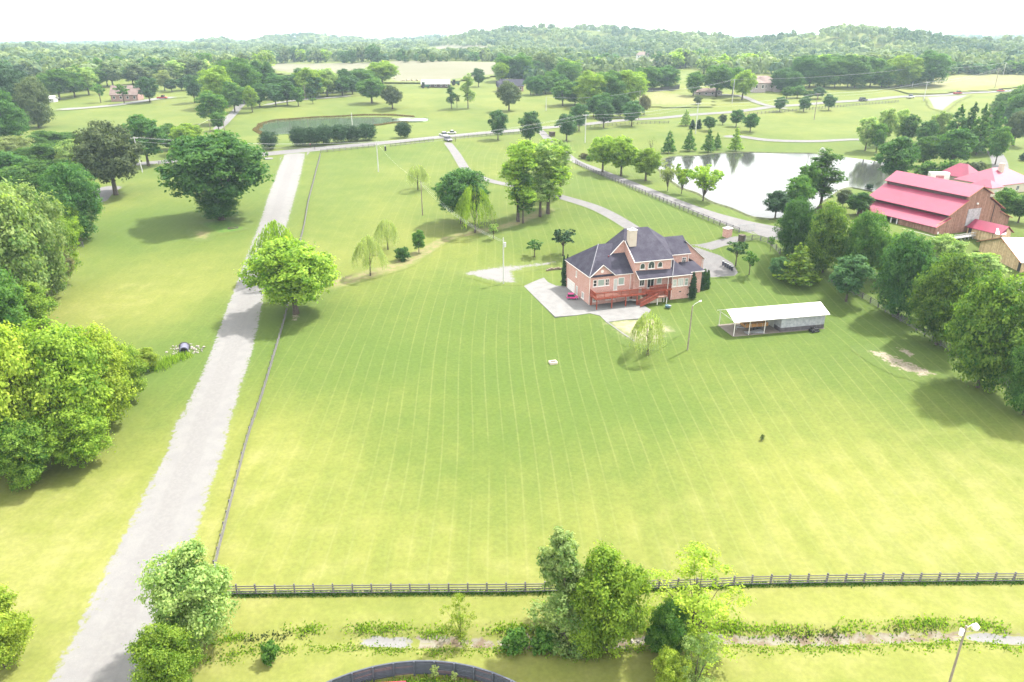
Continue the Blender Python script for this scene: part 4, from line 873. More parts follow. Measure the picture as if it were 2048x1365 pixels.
# --- small things near the house
def carlike(name, P, rz, L, W, Hh, paint, label, cat, style='suv', group=None):
    o = empty(name, P, rz, label, cat, group)
    hb_ = Hh * .52; g0 = Hh * .18
    if style == 'pickup': cab = [(-.12, hb_), (-.02, Hh), (.2, Hh), (.27, hb_)]; prof = [(-.5, g0), (-.5, hb_ * .98), (-.12, hb_ * 1.0), (.27, hb_), (.47, hb_ * .86), (.5, g0 * 1.6), (.5, g0)]
    elif style == 'sedan': cab = [(-.33, hb_), (-.2, Hh), (.08, Hh), (.25, hb_)]; prof = [(-.5, g0), (-.49, hb_ * .95), (-.33, hb_), (.25, hb_), (.47, hb_ * .8), (.5, g0)]
    else: cab = [(-.46, hb_), (-.4, Hh), (.1, Hh), (.22, hb_)]; prof = [(-.5, g0), (-.5, hb_), (.24, hb_), (.46, hb_ * .86), (.5, g0)]
    MB().prism([(x * L, -W / 2, z) for x, z in prof], (0, W, 0)).build('body', paint, o, bevel=W * .05)
    i = W * .07; MB().prism([(x * L * .96, -W / 2 + i, z) for x, z in cab], (0, W - 2 * i, 0)).build('cabin', M_glass, o, bevel=W * .03)
    MB().prism([(cab[1][0] * L, -W / 2 + i * 1.3, Hh), (cab[2][0] * L, -W / 2 + i * 1.3, Hh), (cab[2][0] * L, W / 2 - i * 1.3, Hh), (cab[1][0] * L, W / 2 - i * 1.3, Hh)], (0, 0, .05)).build('roof', paint, o)
    if style == 'pickup': MB().box(-.47 * L, -.14 * L, -W * .4, W * .4, hb_ * .985, hb_ * 1.005).build('cargo_bed', M_black, o)
    for x in (-.32, .32):
        for sy in (-1, 1):
            w_ = MB().tube([(x * L, sy * (W / 2 - .2), Hh * .2), (x * L, sy * (W / 2 + .01), Hh * .2)], Hh * .2, 14).build('wheel', M_tire, o)
            MB().tube([(x * L, sy * (W / 2 + .01), Hh * .2), (x * L, sy * (W / 2 + .03), Hh * .2)], Hh * .11, 10).build('rim', M_steel, w_)
    for sy in (-1, 1): MB().box(.485 * L, .502 * L, sy * W * .36 - .14, sy * W * .36 + .14, hb_ * .62, hb_ * .78).build('headlight', M_trim, o)
    for sy in (-1, 1): MB().box(-.503 * L, -.49 * L, sy * W * .42 - .09, sy * W * .42 + .09, hb_ * .6, hb_ * .85).build('tail_light', M_redp, o)
    MB().box(.49 * L, .505 * L, -W * .25, W * .25, hb_ * .5, hb_ * .75).build('grille', M_black, o)
    return o
M_pink = simple('pink_plastic', (.42, .03, .16), .4, .05, 2, .5); M_carw = simple('car_white', (.42, .42, .44), .3, .03, 1, .5); M_carr = simple('car_red', (.30, .02, .02), .3, .03, 1, .5)
M_card = simple('car_dark', (.03, .03, .05), .25, .05, 1, .6); M_carp = simple('car_silver', (.16, .15, .20), .3, .05, 1, .6)
x_, y_ = fl(1145, 598, 4.9); carlike('toy_car', (x_, y_, 4.89), math.radians(-2), 2.7, 1.35, 1.25, M_pink, 'small bright pink car on the concrete beside the garage', 'toy car', 'suv')
p = gp(893, 283); 
carlike('sport_utility_vehicle', p + Vector((.7, .5, .05)), math.radians(-62), 5.4, 2.3, 2.2, M_carp, 'silver sport utility vehicle facing the camera at the mouth of the drive', 'car', 'suv')
p = gp(889, 275); carlike('pickup_truck', p + Vector((-.5, 2., .1)), math.radians(-62), 6.4, 2.35, 2.2, M_carw, 'white pickup truck behind the silver one on the road', 'truck', 'pickup')
p = gp(898, 270); carlike('passenger_car', p + Vector((1.0, 3.5, .1)), math.radians(190), 4.6, 2.0, 1.6, M_carw, 'pale car just behind the white pickup on the road', 'car', 'sedan')
for px, py, m, st_, lb_, ct in [(1726, 203, M_card, 'suv', 'dark car driving on the far road', 'car'), (1820, 197, M_carw, 'pickup', 'white pickup driving on the far road', 'truck'), (1915, 189, M_carr, 'pickup', 'bright red pickup on the far road beside the paved lot', 'truck'), (2001, 184, M_carr, 'sedan', 'red car farthest right on the road', 'car')]:
    p = gp(px, py); q = gp(px + 40, py - 3.6); carlike('passenger_car' if ct == 'car' else 'pickup_truck', p + Vector((0, 0, .12)), math.atan2(q.y - p.y, q.x - p.x), 6.6 if st_ != 'sedan' else 5.6, 2.5, 2.3 if st_ != 'sedan' else 2.0, m, lb_, ct, st_)
p = gp(325, 198); carlike('pickup_truck', p, .1, 6.5, 2.6, 2.4, M_carr, 'maroon pickup parked right of the far left house', 'truck', 'pickup')
p = gp(1088, 180); carlike('passenger_car', p, .2, 6, 2.4, 1.9, M_carw, 'white car parked beside the far brick cottage', 'car', 'suv')
# wheelie bins
Pb = [gp(1446 + i * 4.4, 531.5 + i * 2.6) for i in range(5)]
bn = ['leftmost', 'second from the left', 'middle one', 'second from the right', 'rightmost']
for i, p in enumerate(Pb):
    o = empty('wheelie_bin', p + Vector((0, 0, .06)), math.radians(-35), 'dark wheeled rubbish bin on the apron, ' + bn[i] + ' of the five', 'bin', 'wheeled bins in a row on the apron')
    mb = MB(); mb.add([(q[0] * .72, q[1] * .72, q[2] * .85) for q in [(-.27, -.27, 0), (.27, -.27, 0), (.27, .27, 0), (-.27, .27, 0), (-.36, -.36, 1.25), (.36, -.36, 1.25), (.36, .36, 1.25), (-.36, .36, 1.25)]], [(3, 2, 1, 0), (4, 5, 6, 7), (0, 1, 5, 4), (1, 2, 6, 5), (2, 3, 7, 6), (3, 0, 4, 7)]); mb.build('body', M_card, o, bevel=.03)
    MB().box(-.28, .28, -.3, .27, 1.065, 1.14).build('lid', M_steel, o, bevel=.02)
    for sx in (-.2, .2): MB().tube([(sx - .03, .24, .11), (sx + .03, .24, .11)], .11, 10).build('wheel', M_tire, o)
# brick gate pillars
M_pil = M_brick
def pillar(px, py, top, w, label, mat=None, grp=None):
    p = gp(px, py); h = zat(p, top) - p.z; s = w * pxm(p) / 2; o = empty('gate_pillar', p, .5, label, 'pillar', grp)
    MB().box(-s, s, -s, s, -.3, h * .9).build('shaft', mat or M_pil, o); MB().box(-s * 1.15, s * 1.15, -s * 1.15, s * 1.15, h * .9, h).build('cap', M_trim if mat is None else mat, o, bevel=.04)
pillar(1454, 473, 456, 13, 'red brick pillar left of the drive gate'); pillar(1483, 483, 470, 10, 'dark brick pillar right of the drive gate', M_bark2)
pillar(1104, 273, 264, 9, 'dark pillar at the road gate beside the egg shaped tree', M_bark2)
# fire pit
p = gp(1106, 727); fp = empty('fire_pit', p, .3, 'small square stone fire pit alone in the lawn', 'fire pit')
for (a0, a1, b0, b1) in [(-.75, .75, -.6, -.38), (-.75, .75, .38, .6), (-.75, -.53, -.379, .379), (.53, .75, -.379, .379)]:
    MB().box(a0, a1, b0, b1, -.1, .42).build('stone', M_chim, fp, bevel=.03)
MB().box(-.52, .52, -.37, .37, .0, .06).build('ash_bed', M_black, fp)
# culvert pipe and its stones
p = gp(370, 700); cv = empty('culvert_pipe', p, math.radians(-70), 'corrugated culvert pipe opening among stones beside the gravel drive', 'pipe')
M_pipe = simple('pipe_plastic', (.10, .10, .15), .5, .1, 2)
n = 18; v = []; 
for xx, r in ((-.2, .8), (-.2, .62), (2.2, .62), (2.2, .8)): v += [(xx, r * math.cos(6.2832 * i / n), .62 + r * math.sin(6.2832 * i / n)) for i in range(n)]
f = [(q * n + i, q * n + (i + 1) % n, ((q + 1) % 4) * n + (i + 1) % n, ((q + 1) % 4) * n + i) for q in range(4) for i in range(n)]
MB().add(v, f).build('pipe', M_pipe, cv); MB().tube([(1.9, 0, .62), (1.95, 0, .62)], .61, 18).build('pipe_interior', M_black, cv)
MB().add([(-.1 + math.cos(a) * .1, 1.05 * math.cos(a), .62 + 1.0 * math.sin(a)) for a in [i * 6.2832 / 18 for i in range(18)]] + [(-.15 + .1 * math.cos(a), .82 * math.cos(a), .62 + .82 * math.sin(a)) for a in [i * 6.2832 / 18 for i in range(18)]], [(i, (i + 1) % 18, 18 + (i + 1) % 18, 18 + i) for i in range(18)]).build('collar', M_conc, cv)
def rockmesh(seed):
    bm = bmesh.new(); bmesh.ops.create_icosphere(bm, subdivisions=1, radius=1); r = random.Random(seed)
    for q in bm.verts: q.co *= r.uniform(.7, 1.2); q.co.z *= .6
    me = bpy.data.meshes.new('rock'); bm.to_mesh(me); bm.free(); me.materials.append(M_rock); return me
ROCKS = [rockmesh(i) for i in range(5)]
rr = random.Random(4)
for i in range(70):
    a = rr.uniform(0, 6.28); d = rr.uniform(1.0, 2.9); x, y = p.x + d * math.cos(a) * 1.25, p.y + d * math.sin(a) * .9
    s = rr.uniform(.12, .34); o = inst('rock', ROCKS[i % 5], None, (x, y, float(hgt(x, y)) + s * .25), (rr.random() * 3, rr.random(), rr.random() * 6), (s, s * 1.2, s)); tag(o, 'pale grey stone in the pile round the culvert pipe', 'rock', 'stones round the culvert pipe')
# timber edging and flower bed left of the drive
p = gp(466, 457); o = empty('timber_edging', p, .5, 'low square timber edging in the turf beside the big oak', 'planter')
for (a0, a1, b0, b1) in [(-1.4, 1.4, -.9, -.7), (-1.4, 1.4, .7, .9), (-1.4, -1.2, -.7, .7), (1.2, 1.4, -.7, .7)]: MB().box(a0, a1, b0, b1, 0, .25).build('timber', M_bark2, o)
# round gravel bed with sign by the road
p = gp(536, 318); o = empty('flower_bed', p, 0, 'round white stone bed with a small post beside the road junction', 'flower bed')
MB().tube([(0, 0, -.1), (0, 0, .22)], 2.1, 20).build('stone_bed', M_conc, o); MB().tube([(0, 0, .2), (0, 0, 1.8)], .08, 6).build('post', M_bark2, o); MB().box(-.3, .3, -.05, .05, 1.3, 1.9).build('plate', M_black, o)
def mailbox(px, py, label, col):
    p = gp(px, py); o = empty('mailbox', p, 1.2, label, 'mailbox'); MB().box(-.07, .07, -.07, .07, 0, 1.2).build('post', M_bark2, o); MB().box(-.35, .35, -.18, .18, 1.2, 1.6).build('box', col, o, bevel=.08)
mailbox(621, 295, 'reddish mailbox across the road from the gravel drive', M_carr); mailbox(630, 300, 'black mailbox at the road end of the paddock corner', M_black)
mailbox(911, 284, 'dark mailbox just right of the parked vehicles', M_black)
p = gp(771, 302); o = empty('junction_box', p, .2, 'dark utility box standing in the paddock fence gap', 'utility box'); MB().box(-.35, .35, -.3, .3, 0, 1.9).build('cabinet', M_black, o, bevel=.05); MB().box(-.4, .4, -.35, .35, 1.9, 2.0).build('lid', M_steel, o)
# AC unit / dish beside the sunroom stairs
x_, y_ = fl(1336, 614, 4.85); o = empty('kiddie_pool', (x_, y_, 4.85), 0, 'small blue pool with a cover beside the deck stairs', 'pool'); MB().tube([(0, 0, 0), (0, 0, .35)], .65, 18).build('basin', simple('pool_blue', (.05, .10, .13), .5), o); MB().tube([(.3, -.4, .36), (.3, -.4, .44)], .32, 14).build('cover', M_steel, o)
x_, y_ = fl(1262, 606, 4.9); o = empty('patio_table', (x_, y_, 4.9), math.radians(-20), 'long pale table standing under the red deck', 'table'); MB().box(-1.5, 1.5, -.45, .45, .72, .78).build('table_top', M_white, o)
for sx in (-1.3, 1.3):
    for sy in (-.35, .35): MB().box(sx - .05, sx + .05, sy - .05, sy + .05, 0, .72).build('leg', M_bark2, o)
for i, (px, py) in enumerate([(1231, 603), (1239, 602)]):
    x_, y_ = fl(px, py, 4.9); o = empty('patio_chair', (x_, y_, 4.9), .6 * i, ['dark patio chair under the deck nearer its left post', 'dark patio chair under the deck farther from its left post'][i], 'chair', 'chairs under the deck'); MB().box(-.3, .3, -.3, .3, .4, .47).build('seat', M_black, o); MB().box(-.3, .3, .26, .32, .47, 1.0).build('backrest', M_black, o)
    for sx in (-.26, .26):
        for sy in (-.26, .26): MB().box(sx - .025, sx + .025, sy - .025, sy + .025, 0, .4).build('leg', M_black, o)
# stone wall bit beside left arborvitae
p = gp(1108, 540); o = empty('stone_wall', (p.x + 1.5, p.y, p.z), .3, 'short curved stone border beside the house corner shrubs', 'wall')
for i in range(7): MB().box(-.3, .3, -.25, .25, 0, .45 + .1 * (i % 3), Matrix.Translation((i * .62 - 3.4, .4 * math.sin(i * .4), 0)) @ Matrix.Rotation(.2 * math.sin(i), 4, 'Z')).build('stone', M_bark, o, bevel=.06)
# fountain in the pond and dark jetty
x_, y_ = fl(1644, 309, 12.6); o = empty('pond_fountain', (x_, y_, 12.6), 0, 'white water spray of a fountain near the far pond bank', 'fountain')
M_spray = NT('water_spray'); M_spray.bsdf((.6, .6, .6), .6, .5); M_spray = M_spray.m
MB().tube([(0, 0, 0), (0, 0, .25)], .6, 12).build('float', M_black, o); rr2 = mk(5); th = rr2.uniform(0, 6.28, 900); tt = rr2.uniform(0, 1, 900); rad = tt * rr2.uniform(.5, 2.0, 900); zz = 2.9 * (1 - (2 * tt - .75) ** 2 / 1.6) * (1 - .3 * rad / 2)
V, F, _t = quads(np.stack([rad * np.cos(th), rad * np.sin(th), np.maximum(.1, zz)], 1), rr2.normal(size=(900, 3)), .16, 1.5, None, rr2); inst('spray', np_mesh('spray', V, F, M_spray), o)
x_, y_ = fl(1725, 301, 12.8); o = empty('jetty', (x_, y_, 12.8), .1, 'small dark jetty at the far bank of the barn pond', 'jetty'); MB().box(-2.2, 2.2, -1.2, 1.2, .3, .45).build('jetty_deck', M_bark2, o)
for sx in (-2, 2):
    for sy in (-1, 1): MB().box(sx - .1, sx + .1, sy - .1, sy + .1, -.8, 1.0).build('pile', M_bark2, o)
# --- far houses
def farhouse(name, px, py, wpx, hpx_wall, hpx_roof, depth, rz, wall, roof, label, gable=True, wings=(), cat='house'):
    p = gp(px, py); s = pxm(p); W = wpx * s; hw = hpx_wall * s * 1.02; hrf = hpx_roof * s
    o = empty(name, p, math.radians(rz), label, cat)
    def blk(a0, a1, b0, b1, hw, hr_, gab):
        MB().box(a0, a1, b0, b1, -1.5, hw).build('wall', wall, o)
        m = (b0 + b1) / 2; ov = .6; i = 0 if gab else (b1 - b0) / 2
        if gab:
            for a in (a0, a1): MB().prism([(a, b0, hw), (a, b1, hw), (a, m, hw + hr_ * .93)], (.3 if a == a0 else -.3, 0, 0)).build('gable_wall', wall, o)
        mb = MB(); P_ = [[(a0 - ov, b0 - ov, hw - .1), (a1 + ov, b0 - ov, hw - .1), (a1 + ov - i, m, hw + hr_), (a0 - ov + i, m, hw + hr_)], [(a1 + ov, b1 + ov, hw - .1), (a0 - ov, b1 + ov, hw - .1), (a0 - ov + i, m, hw + hr_), (a1 + ov - i, m, hw + hr_)]]
        if not gab: P_ += [[(a0 - ov, b1 + ov, hw - .1), (a0 - ov, b0 - ov, hw - .1), (a0 - ov + i, m, hw + hr_)], [(a1 + ov, b0 - ov, hw - .1), (a1 + ov, b1 + ov, hw - .1), (a1 + ov - i, m, hw + hr_)]]
        for q in P_: mb.prism(q, (0, 0, -.25))
        mb.build('roof', roof, o)
        nwin = max(1, int((a1 - a0) / 4))
        for j in range(nwin):
            c = a0 + (j + .5) * (a1 - a0) / nwin; f_ = MB().box(c - .75, c + .75, b0 - .12, b0, hw * .35, hw * .8).build('window', M_trim, o); MB().box(c - .6, c + .6, b0 - .16, b0 - .121, hw * .4, hw * .76).build('pane', M_glass, f_)
    blk(-W / 2, W / 2, 0, depth, hw, hrf, gable)
    for (f0, f1, b0, b1, kk, g_) in wings: blk(f0 * W, f1 * W, b0, b1, hw * kk, hrf * kk * .8, g_)
    return o
M_far = simple('far_brick', (.27, .17, .15), .85); M_fstone = simple('far_stone', (.30, .26, .25), .85); M_fwhite = simple('far_white', (.42, .42, .41), .7)
farhouse('farm_house', 250, 203, 52, 12, 17, 10, 5, M_far, M_roofb, 'brown roofed farm house behind two trees at far left', True)
farhouse('brick_cottage', 1024, 184, 46, 11, 12, 9, 6, M_far, M_roof, 'red brick cottage with grey roof beyond the road', True, [(-.62, -.4, -3, 8, .95, False)])
farhouse('large_far_house', 1530, 183, 62, 15, 13, 16, 4, M_fstone, M_roofb, 'large pale stone house with brown roofs behind far trees', False, [(-.5, -.1, -6, 10, 1.1, False), (.2, .6, -4, 12, .9, False)])
farhouse('low_far_building', 1418, 192, 52, 7, 7, 8, 3, M_fstone, M_roofb, 'low tan building beneath trees left of the large far house', False)
farhouse('distant_cottage', 1288, 118, 28, 7, 6, 10, 0, M_fwhite, M_roofb, 'tiny cottage with pinkish roof before the far hill', False)
farhouse('hay_shed', 871, 176, 56, 7, 8, 14, 2, M_cler, M_whiteroof, 'white roofed open hay shed in the middle of far pasture', True, cat='shed')
farhouse('white_shed', 102, 205, 12, 7, 5, 5, 0, M_fwhite, M_fwhite, 'small white shed behind the dark trees at far left', True, cat='shed')
# tractor and bales
M_trac = simple('tractor_green', (.03, .09, .05), .5); M_bale = simple('hay_bale', (.24, .21, .13), .95, .2, 3)
for (px, py, lb_) in [(850, 177, 'dark green tractor standing before the white hay shed'), (911, 171, 'dark machine parked right of the white hay shed')]:
    p = gp(px, py); o = empty('tractor', p, .2, lb_, 'tractor'); z = 1.6
    MB().box(-.5 * z, 2 * z, -.45 * z, .45 * z, .7 * z, 1.5 * z).build('hood', M_trac, o, bevel=.1); MB().box(-1.4 * z, -.1 * z, -.7 * z, .7 * z, 1.0 * z, 2.6 * z).build('cab', M_glass, o, bevel=.1); MB().box(-1.5 * z, 0, -.8 * z, .8 * z, 2.6 * z, 2.75 * z).build('roof', M_trac, o)
    for x, r in ((-1.0, .85), (1.5, .5)):
        for sy in (-1, 1): MB().tube([(x * z, sy * .6 * z, r * z), (x * z, sy * .95 * z, r * z)], r * z, 14).build('wheel', M_tire, o)
for i, (px, py) in enumerate([(789, 160), (807, 164), (816, 164), (826, 164), (835, 164)]):
    p = gp(px, py + 1); o = MB().tube([(-1.1, 0, 1.1), (1.1, 0, 1.1)], 1.25, 16).build('hay_bale', M_bale); o.location = p; o.rotation_euler = (0, 0, .3 * i); tag(o, ['round hay bale farthest left, apart from the others', 'leftmost round bale of the group of four by the hay shed', 'second bale from left in the group of four', 'third bale from left in the group of four', 'rightmost bale of the four beside the hay shed'][i], 'hay bale', 'round hay bales in the far field')
# curved black silt barrier
o = MB(); pts = [gp(x, y) for x, y in [(1290, 186), (1305, 186), (1325, 184), (1345, 181), (1359, 178)]]
for i in range(4): 
    a, b = pts[i], pts[i + 1]; o.prism([a, b, b + Vector((0, 0, 3.2)), a + Vector((0, 0, 3.2))], (0, .4, 0))
tag(o.build('screen_barrier', M_black), 'long low black barrier curving below the far trees', 'barrier')
# ------------------------------------------------------------------ fences
def seg(P, Q): d = Q - P; return d.length, math.atan2(d.y, d.x), math.atan2(d.z, math.hypot(d.x, d.y))
_rail = {}
def unit(nm, w, h, mat):
    if (nm, mat.name) not in _rail:
        _rail[(nm, mat.name)] = (MB().box(0, 1, -w / 2, w / 2, -h / 2, h / 2) if nm != 'post' else MB().box(-w / 2, w / 2, -w / 2, w / 2, -.4, 1)).mesh(nm, mat)
    return _rail[(nm, mat.name)]
def fence(label, pxl, sp=2.44, rails=4, hh=1.4, mat=None, limit=300, world=None, skip=(), pw=.16, rh=.14, name='board_fence', smooth=True, cat='fence', group=None):
    mat = mat or M_fence
    pts = world or [gp(*q) for q in pxl]; C = resample(pts, .4) if smooth and len(pts) > 2 else [Vector((p[0], p[1], 0)) for p in pts]
    # walk along and drop posts
    out = [C[0]]; acc = 0
    for i in range(1, len(C)):
        a, b = C[i - 1], C[i]; L = (b - a).length; pos = 0
        while acc + (L - pos) >= sp:
            st = sp - acc; pos += st; acc = 0; out.append(a + (b - a) * (pos / L))
        acc += L - pos
    out = [Vector((p.x, p.y, float(hgt(p.x, p.y)))) for p in out]
    root = empty(name, out[0], 0, label, cat, group); o0 = out[0]; rg = random.Random(len(out))
    PM = unit('post', pw, 1, mat); RM = unit('rail', .045, rh, mat); nr = 0; rest = MB(); restp = MB()
    for i, p in enumerate(out):
        h = hh * rg.uniform(.97, 1.05)
        if i < limit: inst('post', PM, root, p - o0, (rg.uniform(-.03, .03), rg.uniform(-.03, .03), rg.uniform(0, .3)), (1, 1, h))
        else: restp.box(p.x - o0.x - pw / 2, p.x - o0.x + pw / 2, p.y - o0.y - pw / 2, p.y - o0.y + pw / 2, p.z - o0.z - .4, p.z - o0.z + h)
        if i == len(out) - 1: break
        q = out[i + 1]; L, az, el = seg(p, q); side = Vector((math.sin(az), -math.cos(az), 0)) * (pw / 2 + .03)
        for r in range(rails):
            if (i, r) in skip: continue
            z = hh * (r + .62) / (rails + .0) * .98; d0 = rg.uniform(-.02, .02)
            if nr < limit: inst('rail', RM, root, p - o0 + Vector((0, 0, z + d0)) + side, (0, -el + rg.uniform(-.008, .008), az), (L + .02, 1, 1)); nr += 1
            else:
                M = Matrix.Translation(p - o0 + Vector((0, 0, z)) + side) @ Matrix.Rotation(az, 4, 'Z') @ Matrix.Rotation(-el, 4, 'Y'); rest.box(0, L, -.022, .022, -rh / 2, rh / 2, M)
    if rest.v: tag(rest.build('rails', mat, root), kind='stuff')
    if restp.v: tag(restp.build('posts', mat, root), kind='stuff')
    return root, out
f1, f1p = fence('long weathered four rail fence crossing the foreground with one top rail missing', [(436, 1189), (480, 1189), (806, 1186), (1060, 1184), (1400, 1175), (1520, 1169), (1800, 1165), (2048, 1163), (2150, 1163)], 2.24, skip=((20, 3),), pw=.17, rh=.13, limit=300)
# the broken board still hanging from its post
q = f1p[20]; inst('rail', unit('rail', .045, .13, M_fence), f1, q - f1p[0] + Vector((0, -.12, 1.28)), (0, .95, 0), (1.1, 1, 1))
fence('plank fence running between the gravel drive and the mown paddock', [(436, 1189), (428, 1150), (437, 1105), (451, 1050), (470, 975), (495, 880), (513, 826), (522, 800), (546, 720), (568, 645), (580, 590), (590, 540), (599, 490), (608, 455), (618, 400), (632, 345), (641, 309)], 2.44, 3, 1.1, pw=.13, rh=.10)
fence('road fence from the paddock corner to the tall pole', [(642, 306), (700, 300), (757, 294)], 2.6, 3, 1.4, pw=.2, rh=.16)
fence('road fence between the gap and the parked vehicles', [(781, 294), (830, 288), (871, 283)], 2.6, 3, 1.4, pw=.2, rh=.16)
fence('road fence right of the parked vehicles up to the road gate', [(903, 280), (950, 275), (1020, 270), (1078, 267)], 2.6, 4, 1.4, pw=.22, rh=.18)
fence('dark fence along the drive beside the large pond', [(1478, 466), (1420, 444), (1360, 419), (1290, 390), (1230, 364), (1180, 343), (1148, 326)], 2.44, 4, 1.45, pw=.18, rh=.15)
fence('curved dark fence right of the brick gate pillars', [(1488, 484), (1503, 481), (1520, 482), (1535, 486), (1548, 497), (1565, 515)], 2.2, 4, 1.5, pw=.18, rh=.15)
fence('dark fence under the row of large trees on the right', [(2060, 806), (2048, 797), (1960, 742), (1885, 695), (1850, 672), (1790, 637), (1750, 612), (1700, 585), (1650, 560)], 2.44, 4, 1.4, pw=.18, rh=.15)
fence('fence along the road behind the egg shaped trees', [(1172, 256), (1230, 252), (1300, 248), (1345, 247)], 2.6, 3, 1.4, pw=.2, rh=.16)
fence('long fence along the far road under the three round trees', [(1475, 233), (1540, 227), (1600, 222), (1700, 213), (1798, 205)], 2.9, 3, 1.5, pw=.2, rh=.16)
fence('short dark fence end beside the left woods', [(150, 495), (182, 494)], 2.2, 4, 1.5)
fence('grey fence across the road left of the big oak', [(318, 330), (352, 326)], 2.6, 3, 1.5, pw=.2, rh=.16)
# barred gates
def gate(pa, pb, h, label, mat=M_steel, bars=9):
    a, b = gp(*pa), gp(*pb); L, az, el = seg(a, b); o = empty('metal_gate', a, az, label, 'gate'); mb = MB()
    for z in (.15, h): mb.tube([(0, 0, z), (L, 0, z + L * math.tan(el))], .05, 5)
    mb.build('gate_frame', mat, o)
    for i in range(bars + 1): MB().tube([(L * i / bars, 0, .1), (L * i / bars, 0, h + .25)], .035, 4).build('bar', mat, o)
gate((1082, 270), (1101, 271), 1.7, 'dark barred gate at the road end of the pond drive', M_card); gate((1477, 464), (1509, 462), 1.8, 'light steel gate standing open by the pond drive', M_steel, 12)
# round pen at the bottom
cx_, cy_ = -8.9, 38.0; R_ = 17.3
zt_ = 1.9
a0, a1 = math.radians(18), math.radians(162); Rr = R_; n = int((a1 - a0) * Rr / 1.98)
pen = empty('round_pen', (cx_, cy_, 0), 0, 'round pen of grey horizontal planks cut by the bottom of the photo', 'pen')
PLK = MB().box(0, 1, -.03, .03, -.5, .5).mesh('plank', M_pen); PPO = MB().box(-.09, .09, -.09, .09, -.3, 1).mesh('post', M_pen)
M_pen2 = simple('pen_wood_pinkish', (.10, .075, .085), .85, .3, 1.2, .15); rg = random.Random(3); nplk = 0
for i in range(n + 1):
    a = a1 + (a0 - a1) * i / n; x, y = Rr * math.cos(a), Rr * math.sin(a); inst('post', PPO, pen, (x * .992, y * .992, 0), (0, 0, a), (1, 1, zt_ + .05))
    if i == n: break
    b = a1 + (a0 - a1) * (i + 1) / n; x2, y2 = Rr * math.cos(b), Rr * math.sin(b); L = math.hypot(x2 - x, y2 - y); az = math.atan2(y2 - y, x2 - x)
    m = 9 if n * 9 <= 300 else 8
    for j in range(m):
        hh_ = (zt_ - .1) / m; inst('plank', PLK, pen, (x, y, .1 + hh_ * (j + .5)), (0, rg.uniform(-.004, .004), az), (L, rg.uniform(.8, 1.6), hh_ * .78), mat=M_pen2 if rg.random() < .22 else None)
    inst('cap_rail', PLK, pen, (x, y, zt_ - .02), (math.pi / 2, 0, az), (L, 1, .16))
# things inside the pen
o = empty('red_beam', (-12.0, 53.4, 0), math.radians(4), 'red painted beam and pale board lying inside the round pen', 'boards'); MB().box(-3.4, 1.4, 0.1, .5, .3, .6).build('beam', M_redp, o, bevel=.03); MB().box(-3.2, 1.3, -1.6, 0.05, .02, .22).build('board', M_trim, o); MB().box(-2.6, 1.0, -1.9, -1.7, .02, .3).build('plank', M_rake, o)
o = empty('white_tarp', (-6.2, 52.5, 0), math.radians(-6), 'bright white sheet roof lying inside the round pen', 'tarp'); MB().prism([(-1.6, -3.4, .5), (2.4, -3.4, .5), (2.0, .4, .7), (-1.3, .6, .7)], (0, 0, -.12)).build('sheet', M_white, o)
for x, y in ((-1.1, .3), (1.8, .1)): MB().box(x - .06, x + .06, y - .06, y + .06, 0, .6).build('support', M_bark2, o)

# ------------------------------------------------------------------ poles and cables
def pole(px, py, ptop, kind, label, lean=0, mat=None, r=.15, name='utility_pole', cat='pole', arm_az=None, P=None, h=None):
    p = P or gp(px, py); h = h or (zat(p, ptop) - p.z); o = empty(name, p, arm_az if arm_az is not None else .15, label, cat); mat = mat or M_pole
    top = Vector((lean * h, 0, h)); MB().tube([(0, 0, -.5), top], [r * 1.15, r * .75], 8).build('pole_shaft', mat, o)
    if 'arm' in kind:
        MB().box(-1.4, 1.4, -.07, .07, -.09, .09, Matrix.Translation(top + Vector((0, -.15, -.5)))).build('crossarm', mat, o)
        for dx in (-1.25, -.6, .6, 1.25): MB().tube([top + Vector((dx, -.15, -.4)), top + Vector((dx, -.15, -.15))], .06, 6).build('insulator', M_polem, o)
    if 'can' in kind: MB().tube([top + Vector((.35, -.2, -2.2)), top + Vector((.35, -.2, -1.1))], .3, 10).build('transformer', M_polem, o)
    o['_top'] = 0; del o['_top']
    R = Matrix.Rotation(o.rotation_euler.z, 3, 'Z'); return p, R, top
PO = {}
